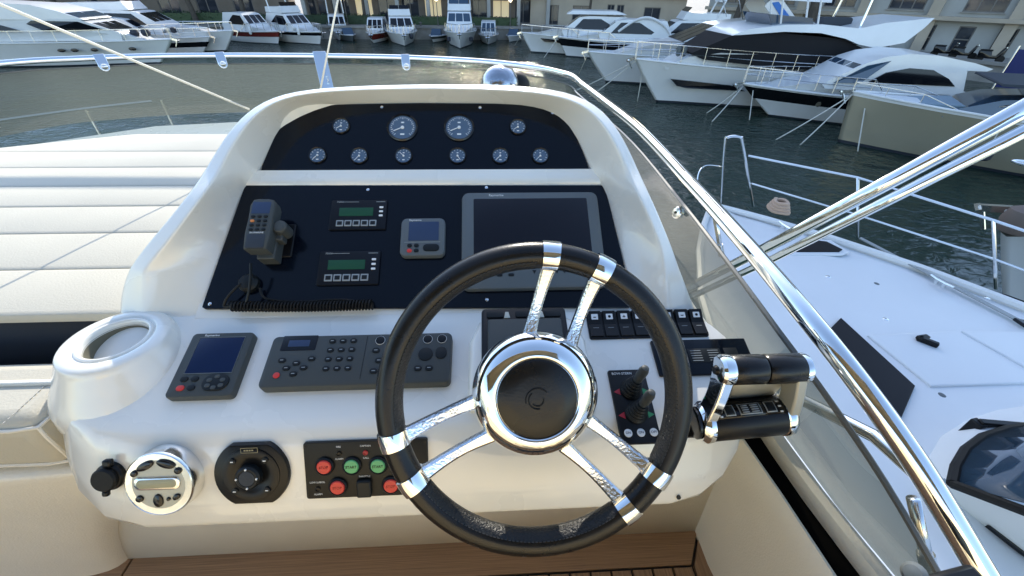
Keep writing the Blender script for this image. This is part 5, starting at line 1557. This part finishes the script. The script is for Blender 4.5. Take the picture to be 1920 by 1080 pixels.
g = G(); g.tube(catmull([pl0.lerp(a_, .62), XI @ at_z(1320, 312, NBZ + .75), XI @ at_z(1308, 340, NBZ + .6), XI @ at_z(1322, 380, NBZ + .4)], 6), .010, 6); g.build('lifeline', STEEL, X['root'])
p_ = up(1457, 398, .05)
g = G()
for k in range(4): g.tube([(p_.x + (.17 - .02 * k) * cos(2 * pi * i / 18), p_.y + (.12 - .015 * k) * sin(2 * pi * i / 18), p_.z + .04 * k + .01 * sin(i)) for i in range(18)], .026, 6, closed=True)
g.build('rope_coil', mat('bronze_rope', (.50, .36, .27), .8), X['root'])
# Q: tip of a boat at the right edge
q = at_z(1880, 392, WZ + 1.9)
Q = boat('motor_yacht', 'bow of another boat just entering at the right edge above the rail', 'yacht', (q.x, q.y), -48, 12, 4.0, 1.9, 1.6, 1.0)
g = G()
a_ = Vector((0, 0, 1.9)); g.tube(catmull([(-.9, .5, 1.9), (-.6, .42, 2.7), (.35, 0, 2.85), (-.6, -.42, 2.7), (-.9, -.5, 1.9)], 6), .03, 8); g.tube([(-.6, .42, 2.7), (-3, 1.3, 2.6)], .03, 6); g.build('pulpit', STEEL, Q['root']); anchor(Q)
g = G(); g.lathe([(.02, -.35), (.25, -.22), (.3, 0), (.25, .22), (.02, .35)], 14, M=T(-.2, .55, 1.9)); g.build('fender', mat('fender_brown', (.16, .12, .10), .6), Q['root'])

# ------------------------------------------------------------------ buildings on the quay
def building(label, p0, p1, z0, hgt, dep, m, cat='building', name='quayside_building'):
    """p0 -> p1: foot line of the facade, seen from the water; returns root, local x along facade, y into the building"""
    a = Vector((p0[0], p0[1], z0)); b = Vector((p1[0], p1[1], z0))
    d = b - a; L = d.length
    root = thing(name, label, cat, T(*a) @ RZ(math.degrees(atan2(d.y, d.x))))
    return root, L
def facade(root, L, hgt, dep, m, openings, name='wall'):
    """wall with real openings: openings list of (x0, x1, z0, z1); vertical strips and spandrels"""
    xs = sorted({0.0, L, *[o[0] for o in openings], *[o[1] for o in openings]})
    g = G()
    for xa_, xb_ in zip(xs[:-1], xs[1:]):
        hs_ = sorted([(o[2], o[3]) for o in openings if o[0] <= xa_ + 1e-6 and o[1] >= xb_ - 1e-6])
        z = 0.0
        for za, zb in hs_ + [(hgt, hgt)]:
            if za - z > 1e-4:
                g.box(xb_ - xa_, .35, za - z, T((xa_ + xb_) / 2, .175, (z + za) / 2))
            z = max(z, zb)
    w_ = g.build(name, m, root, smooth=False)
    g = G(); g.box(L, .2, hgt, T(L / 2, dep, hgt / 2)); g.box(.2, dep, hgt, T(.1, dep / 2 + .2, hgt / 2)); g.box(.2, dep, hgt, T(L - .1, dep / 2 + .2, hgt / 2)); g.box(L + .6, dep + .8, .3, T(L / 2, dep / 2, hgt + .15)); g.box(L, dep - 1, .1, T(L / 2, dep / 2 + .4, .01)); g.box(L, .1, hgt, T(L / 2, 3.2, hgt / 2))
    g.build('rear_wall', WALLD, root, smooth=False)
def windowset(root, o_, nx=2, nz=1, lit=False, door=False, m=None):
    xa_, xb_, za, zb = o_
    g = G(); t_ = .09
    W2, H2 = xb_ - xa_, zb - za
    for x_ in [xa_ + t_ / 2] + [xa_ + W2 * k / nx for k in range(1, nx)] + [xb_ - t_ / 2]: g.box(t_, .12, H2, T(x_, .16, (za + zb) / 2))
    for z_ in [za + t_ / 2] + [za + H2 * k / nz for k in range(1, nz)] + [zb - t_ / 2]: g.box(W2, .10, t_, T((xa_ + xb_) / 2, .16, z_))
    f = g.build('door' if door else 'window', FRAME, root, smooth=False)
    g = G(); g.box(W2 - .1, .02, H2 - .1, T((xa_ + xb_) / 2, .19, (za + zb) / 2)); g.build('pane', m or (SHOPL if lit else PANE), f, smooth=False)
    if not door:
        g = G(); g.box(W2 + .2, .16, .08, T((xa_ + xb_) / 2, -.04, za - .05)); g.build('sill', STONE, f, smooth=False)

# centre building with lit shops
r1, L1 = building('dark arcaded quayside building with warmly lit shop windows', (-24, 66), (9, 66.5), QZ, 13, 10, WALLD)
ops, lits = [], []
k = 0; x_ = .8
while x_ < L1 - 2.6:
    ops.append((x_, x_ + 2.3, .1 if k % 3 == 0 else .7, 2.7)); k += 1; x_ += 3.0
up_ops = [(o[0], o[1], 4.6, 6.4) for o in ops] + [(o[0], o[1], 8.2, 10.0) for o in ops]
facade(r1, L1, 13, 10, WALLD, ops + up_ops)
for i, o_ in enumerate(ops): windowset(r1, o_, 2, 1, lit=(i in (2, 5, 8)), door=(i % 3 == 0))
for o_ in up_ops: windowset(r1, o_, 2, 2)
g = G(); g.box(L1, 2.2, .25, T(L1 / 2, -1.1, 3.3)); g.build('balcony', WALLG, r1, smooth=False)
for i in range(9):
    g = G(); g.box(.45, .45, 3.2, T(1.0 + i * (L1 - 2) / 8, -2.0, 1.6)); g.build('column', WALLG, r1, smooth=False)
g = G()
for z_ in (3.9, 4.3): g.box(L1, .05, .05, T(L1 / 2, -2.1, z_))
for i in range(60): g.box(.03, .03, .9, T(i * L1 / 59, -2.1, 3.9))
g.build('balustrade', FRAME, r1, smooth=False)
# right: pale building receding along the slanted quay
r2, L2 = building('tall beige building with glazed doors at its foot behind the cruisers', (5.8, 65.5), (24.5, 60), QZ, 50, 9, WALLB)
ops = [(2.2, 3.8, .1, 2.3), (5.6, 7.8, .7, 2.3), (10.0, 10.9, .1, 2.5), (11.2, 12.1, .1, 2.5), (14.6, 16.6, .7, 2.3)]
up_ops = [(1.5 + 3.2 * i, 3.3 + 3.2 * i, 4.6, 6.4) for i in range(5)] + [(1.5 + 3.2 * i, 3.3 + 3.2 * i, 4.6 + 3.4 * k, 6.4 + 3.4 * k) for i in range(5) for k in range(1, 9)]
facade(r2, L2, 50, 9, WALLB, ops + up_ops)
for i, o_ in enumerate(ops): windowset(r2, o_, 2, 1, door=(i in (0, 2, 3)))
for o_ in up_ops: windowset(r2, o_, 2, 1)
g = G(); g.box(L2, .5, .35, T(L2 / 2, -.25, 3.4)); g.build('cornice', WALLG, r2, smooth=False)
r3, L3 = building('tall beige and grey building with wide dark windows at the right', (25.5, 56), (47, 33), QZ, 30, 9, WALLG)
ops = []
for i in range(6):
    ops.append((1.0 + 5.2 * i, 3.6 + 5.2 * i, 3.05, 4.9))
lows = [(1.4 + 2.6 * i, 2.5 + 2.6 * i, .1, 2.05) for i in range(11)]
ups = [(1.0 + 5.2 * i, 3.6 + 5.2 * i, z_, z_ + 1.9) for i in range(6) for z_ in (6.5, 9.8, 13.0, 16.3, 19.6, 22.9, 26.2)]
facade(r3, L3, 30, 9, WALLG, ops + lows + ups)
for o_ in ops + ups: windowset(r3, o_, 3, 1)
for i, o_ in enumerate(lows): windowset(r3, o_, 1, 2, door=True, m=PANE)
for i in range(6):
    g = G(); g.box(.8, .5, 30, T(4.55 + 5.2 * i - .1, -.25, 15)); g.build('pilaster', WALLB, r3, smooth=False)
g = G(); g.box(L3, .9, .3, T(L3 / 2, -.45, 2.55)); g.build('cornice', WALLB, r3, smooth=False)
# left: dark building behind the trees
r4, L4 = building('shaded stone building behind the trees at the left', (-75, 52), (-25.5, 66), QZ, 13, 9, WALLD)
ops = [(1.0 + 4.0 * i, 3.2 + 4.0 * i, .8, 3.0) for i in range(12)]
ups = [(1.0 + 4.0 * i, 3.2 + 4.0 * i, z_, z_ + 2) for i in range(12) for z_ in (4.6, 8.4)]
facade(r4, L4, 13, 9, WALLD, ops + ups)
for i, o_ in enumerate(ops): windowset(r4, o_, 2, 1, lit=False)
for o_ in ups: windowset(r4, o_, 2, 1)

# hedges along the promenade
def leaf_cloud(g, n, sx, sy, sz, s, M=None, ell=False):
    for _ in range(n):
        while True:
            p = Vector((random.uniform(-1, 1), random.uniform(-1, 1), random.uniform(-1, 1)))
            if not ell or (.35 < p.length < 1): break
        p = Vector((p.x * sx, p.y * sy, p.z * sz))
        a = Vector((random.gauss(0, 1), random.gauss(0, 1), random.gauss(0, 1))).normalized(); b = a.orthogonal().normalized()
        c = a.cross(b); q = s * random.uniform(.6, 1.3)
        g.add([p + b * q, p + c * q * .5, p - b * q, p - c * q * .5], [(0, 1, 2, 3)], M)
def hedge(label, x0, y0, x1, y1, h):
    d = Vector((x1 - x0, y1 - y0, 0)); L = d.length
    M = T((x0 + x1) / 2, (y0 + y1) / 2, QZ) @ RZ(math.degrees(atan2(d.y, d.x)))
    root = thing('hedge', label, 'hedge', M)
    g = G(); leaf_cloud(g, int(L * 130), L / 2, .5, h / 2, .11, T(0, 0, h / 2)); g.box(L * .98, .7, h * .85, T(0, 0, h * .43))
    g.build('foliage', HEDG, root, smooth=False, fix=False)
hedge('clipped dark green hedge left of the centre on the promenade', -30, 62, -13, 63.5, 1.1)
hedge('clipped dark green hedge in front of the lit shops', -11, 63.6, 4, 63.8, 1.0)
hedge('long dark hedge behind the left hand yachts', -48, 57, -31, 62, 1.3)
# trees
def tree(label, x_, y_, lean, h, r, n=900):
    root = thing('tree', label, 'tree', T(x_, y_, QZ), 'trees along the promenade')
    g = G()
    pts = [Vector((lean * s * s * h * .5, 0, h * s)) for s in [i / 8 for i in range(9)]]
    g.tube(pts, [r * (1.25 - .75 * i / 8) for i in range(9)], 10)
    for k in range(5):
        b0 = pts[4 + k % 4]; a = random.uniform(0, 6.28)
        e = b0 + Vector((cos(a) * h * .3, sin(a) * h * .3, h * .28))
        g.tube([b0, b0.lerp(e, .5) + Vector((0, 0, h * .03)), e], [r * .5, r * .35, r * .15], 7)
    g.build('trunk', BARK, root)
    g = G()
    for k in range(16):
        c_ = pts[-1] + Vector((random.gauss(0, h * .22), random.gauss(0, h * .22), random.uniform(-.12, .35) * h))
        leaf_cloud(g, n // 16, h * .16, h * .16, h * .11, .22, T(*c_), True)
    g.build('crown', LEAF, root, smooth=False, fix=False)
tl = [('leaning tree trunk furthest left behind the broadside yacht', -40, 57.5, .5, 7.0, .28), ('tree with pale trunk behind the arched window yacht', -34.5, 60, -.45, 7.5, .26),
      ('thick leaning tree between the hedge and the red striped boat', -29.5, 61.5, .4, 7.5, .24), ('slim tree behind the black striped cruiser', -21, 63, -.2, 7, .18),
      ('slim tree left of the lit shops', -15.5, 63.4, .15, 7, .17), ('tree in front of the beige flat roofed building', 13, 62, .1, 7, .16),
      ('dark curved tree trunk in front of the tall right hand building', 31.5, 46, -.3, 8, .45), ('tree behind the blue panelled express cruiser', 26.5, 51, .3, 8, .3),
      ('young tree on the promenade right of the central boat', -2.0, 63.5, .1, 6.5, .14), ('bushy tree at the far left edge', -46, 55.5, .2, 6.5, .3)]
for t_ in tl: tree(*t_)
# lamps along the promenade
def lamp_post(label, x_, y_):
    root = thing('lamp_post', label, 'lamp post', T(x_, y_, QZ), 'lamp posts on the promenade')
    g = G(); g.tube([(0, 0, 0), (0, 0, .4), (0, 0, 2.6)], [.09, .05, .045], 8); g.build('post', FRAME, root)
    g = G(); g.lathe([(.05, 2.6), (.16, 2.68), (.19, 2.8), (.16, 2.92), (.05, 3.0)], 12); g.build('globe', LAMPL, root)
for x_, lb in ((-17.5, 'lit globe lamp post left of the red launch'), (-6.2, 'lit globe lamp post between the two camera facing cruisers'), (3.0, 'lit globe lamp post right of the pale blue boat')): lamp_post(lb, x_, 62.5)
# promenade bollards, banner, gangway crane
def bollard(label, x_, y_):
    root = thing('bollard', label, 'bollard', T(x_, y_, QZ), 'bollards on the quay edge')
    g = G(); g.lathe([(.18, 0), (.12, .1), (.11, .4), (.2, .46), (.2, .54), (.05, .58)], 12); g.build('post', FRAME, root)
for i, (x_, y_) in enumerate(((-14, 59.2), (-8, 59.4), (-.5, 59.8), (5.2, 60.0))): bollard(('iron bollard on the quay behind the red launch', 'iron bollard on the quay left of the central boat', 'iron bollard on the quay behind the pale blue boat', 'iron bollard on the quay behind the grey screened cruiser')[i], x_, y_)
pb = at_z(1924, 118, QZ + 1.6)
root = thing('banner', 'dark blue banner with white mark at the right edge of the quay', 'banner', T(pb.x, pb.y, QZ) @ RZ(-40))
g = G(); g.box(1.1, .06, 1.7, T(0, 0, 1.3)); g.build('cloth', BANN, root)
for x_ in (-.6, .6):
    g = G(); g.tube([(x_, 0, 0), (x_, 0, 2.3)], .04, 8); g.build('pole', STEEL, root)
g = G(); g.box(.5, .02, .12, T(-.1, -.045, 1.9) @ RY(60)); g.box(.5, .02, .12, T(.1, -.045, 1.9) @ RY(-60)); g.build('emblem', WHITE, root)
def scooter(label, u, v):
    p = at_z(u, v, QZ)
    root = thing('scooter', label, 'scooter', T(p.x, p.y, QZ) @ RZ(-35), 'scooters parked on the quay')
    for x_ in (-.6, .6):
        g = G(); g.lathe([(.16, -.06), (.26, -.05), (.27, 0), (.26, .05), (.16, .06)], 16, M=T(x_, 0, .27) @ RX(90)); g.build('wheel', RUBB, root)
    g = G(); g.prism([(-.75, .35), (-.2, .3), (.3, .3), (.5, .5), (.62, 1.0), (.5, 1.02), (.3, .5), (0, .5), (-.1, .78), (-.8, .8)], -.15, .15, .03, M=RX(90)); g.build('body', BLACKG, root)
    g = G(); g.box(.7, .28, .1, T(-.42, 0, .84)); g.build('seat', RUBB, root, bevel=.03)
    g = G(); g.tube([(.55, -.32, 1.08), (.6, 0, 1.05), (.55, .32, 1.08)], .025, 6); g.build('handlebar', STEEL, root)
for lb, u, v in (('black scooter parked on the quay beside the sport cruiser roof', 1800, 112), ('black scooter parked on the quay left of the blue banner', 1850, 118), ('black scooter parked nearest the red doorway on the quay', 1765, 108)): scooter(lb, u, v)
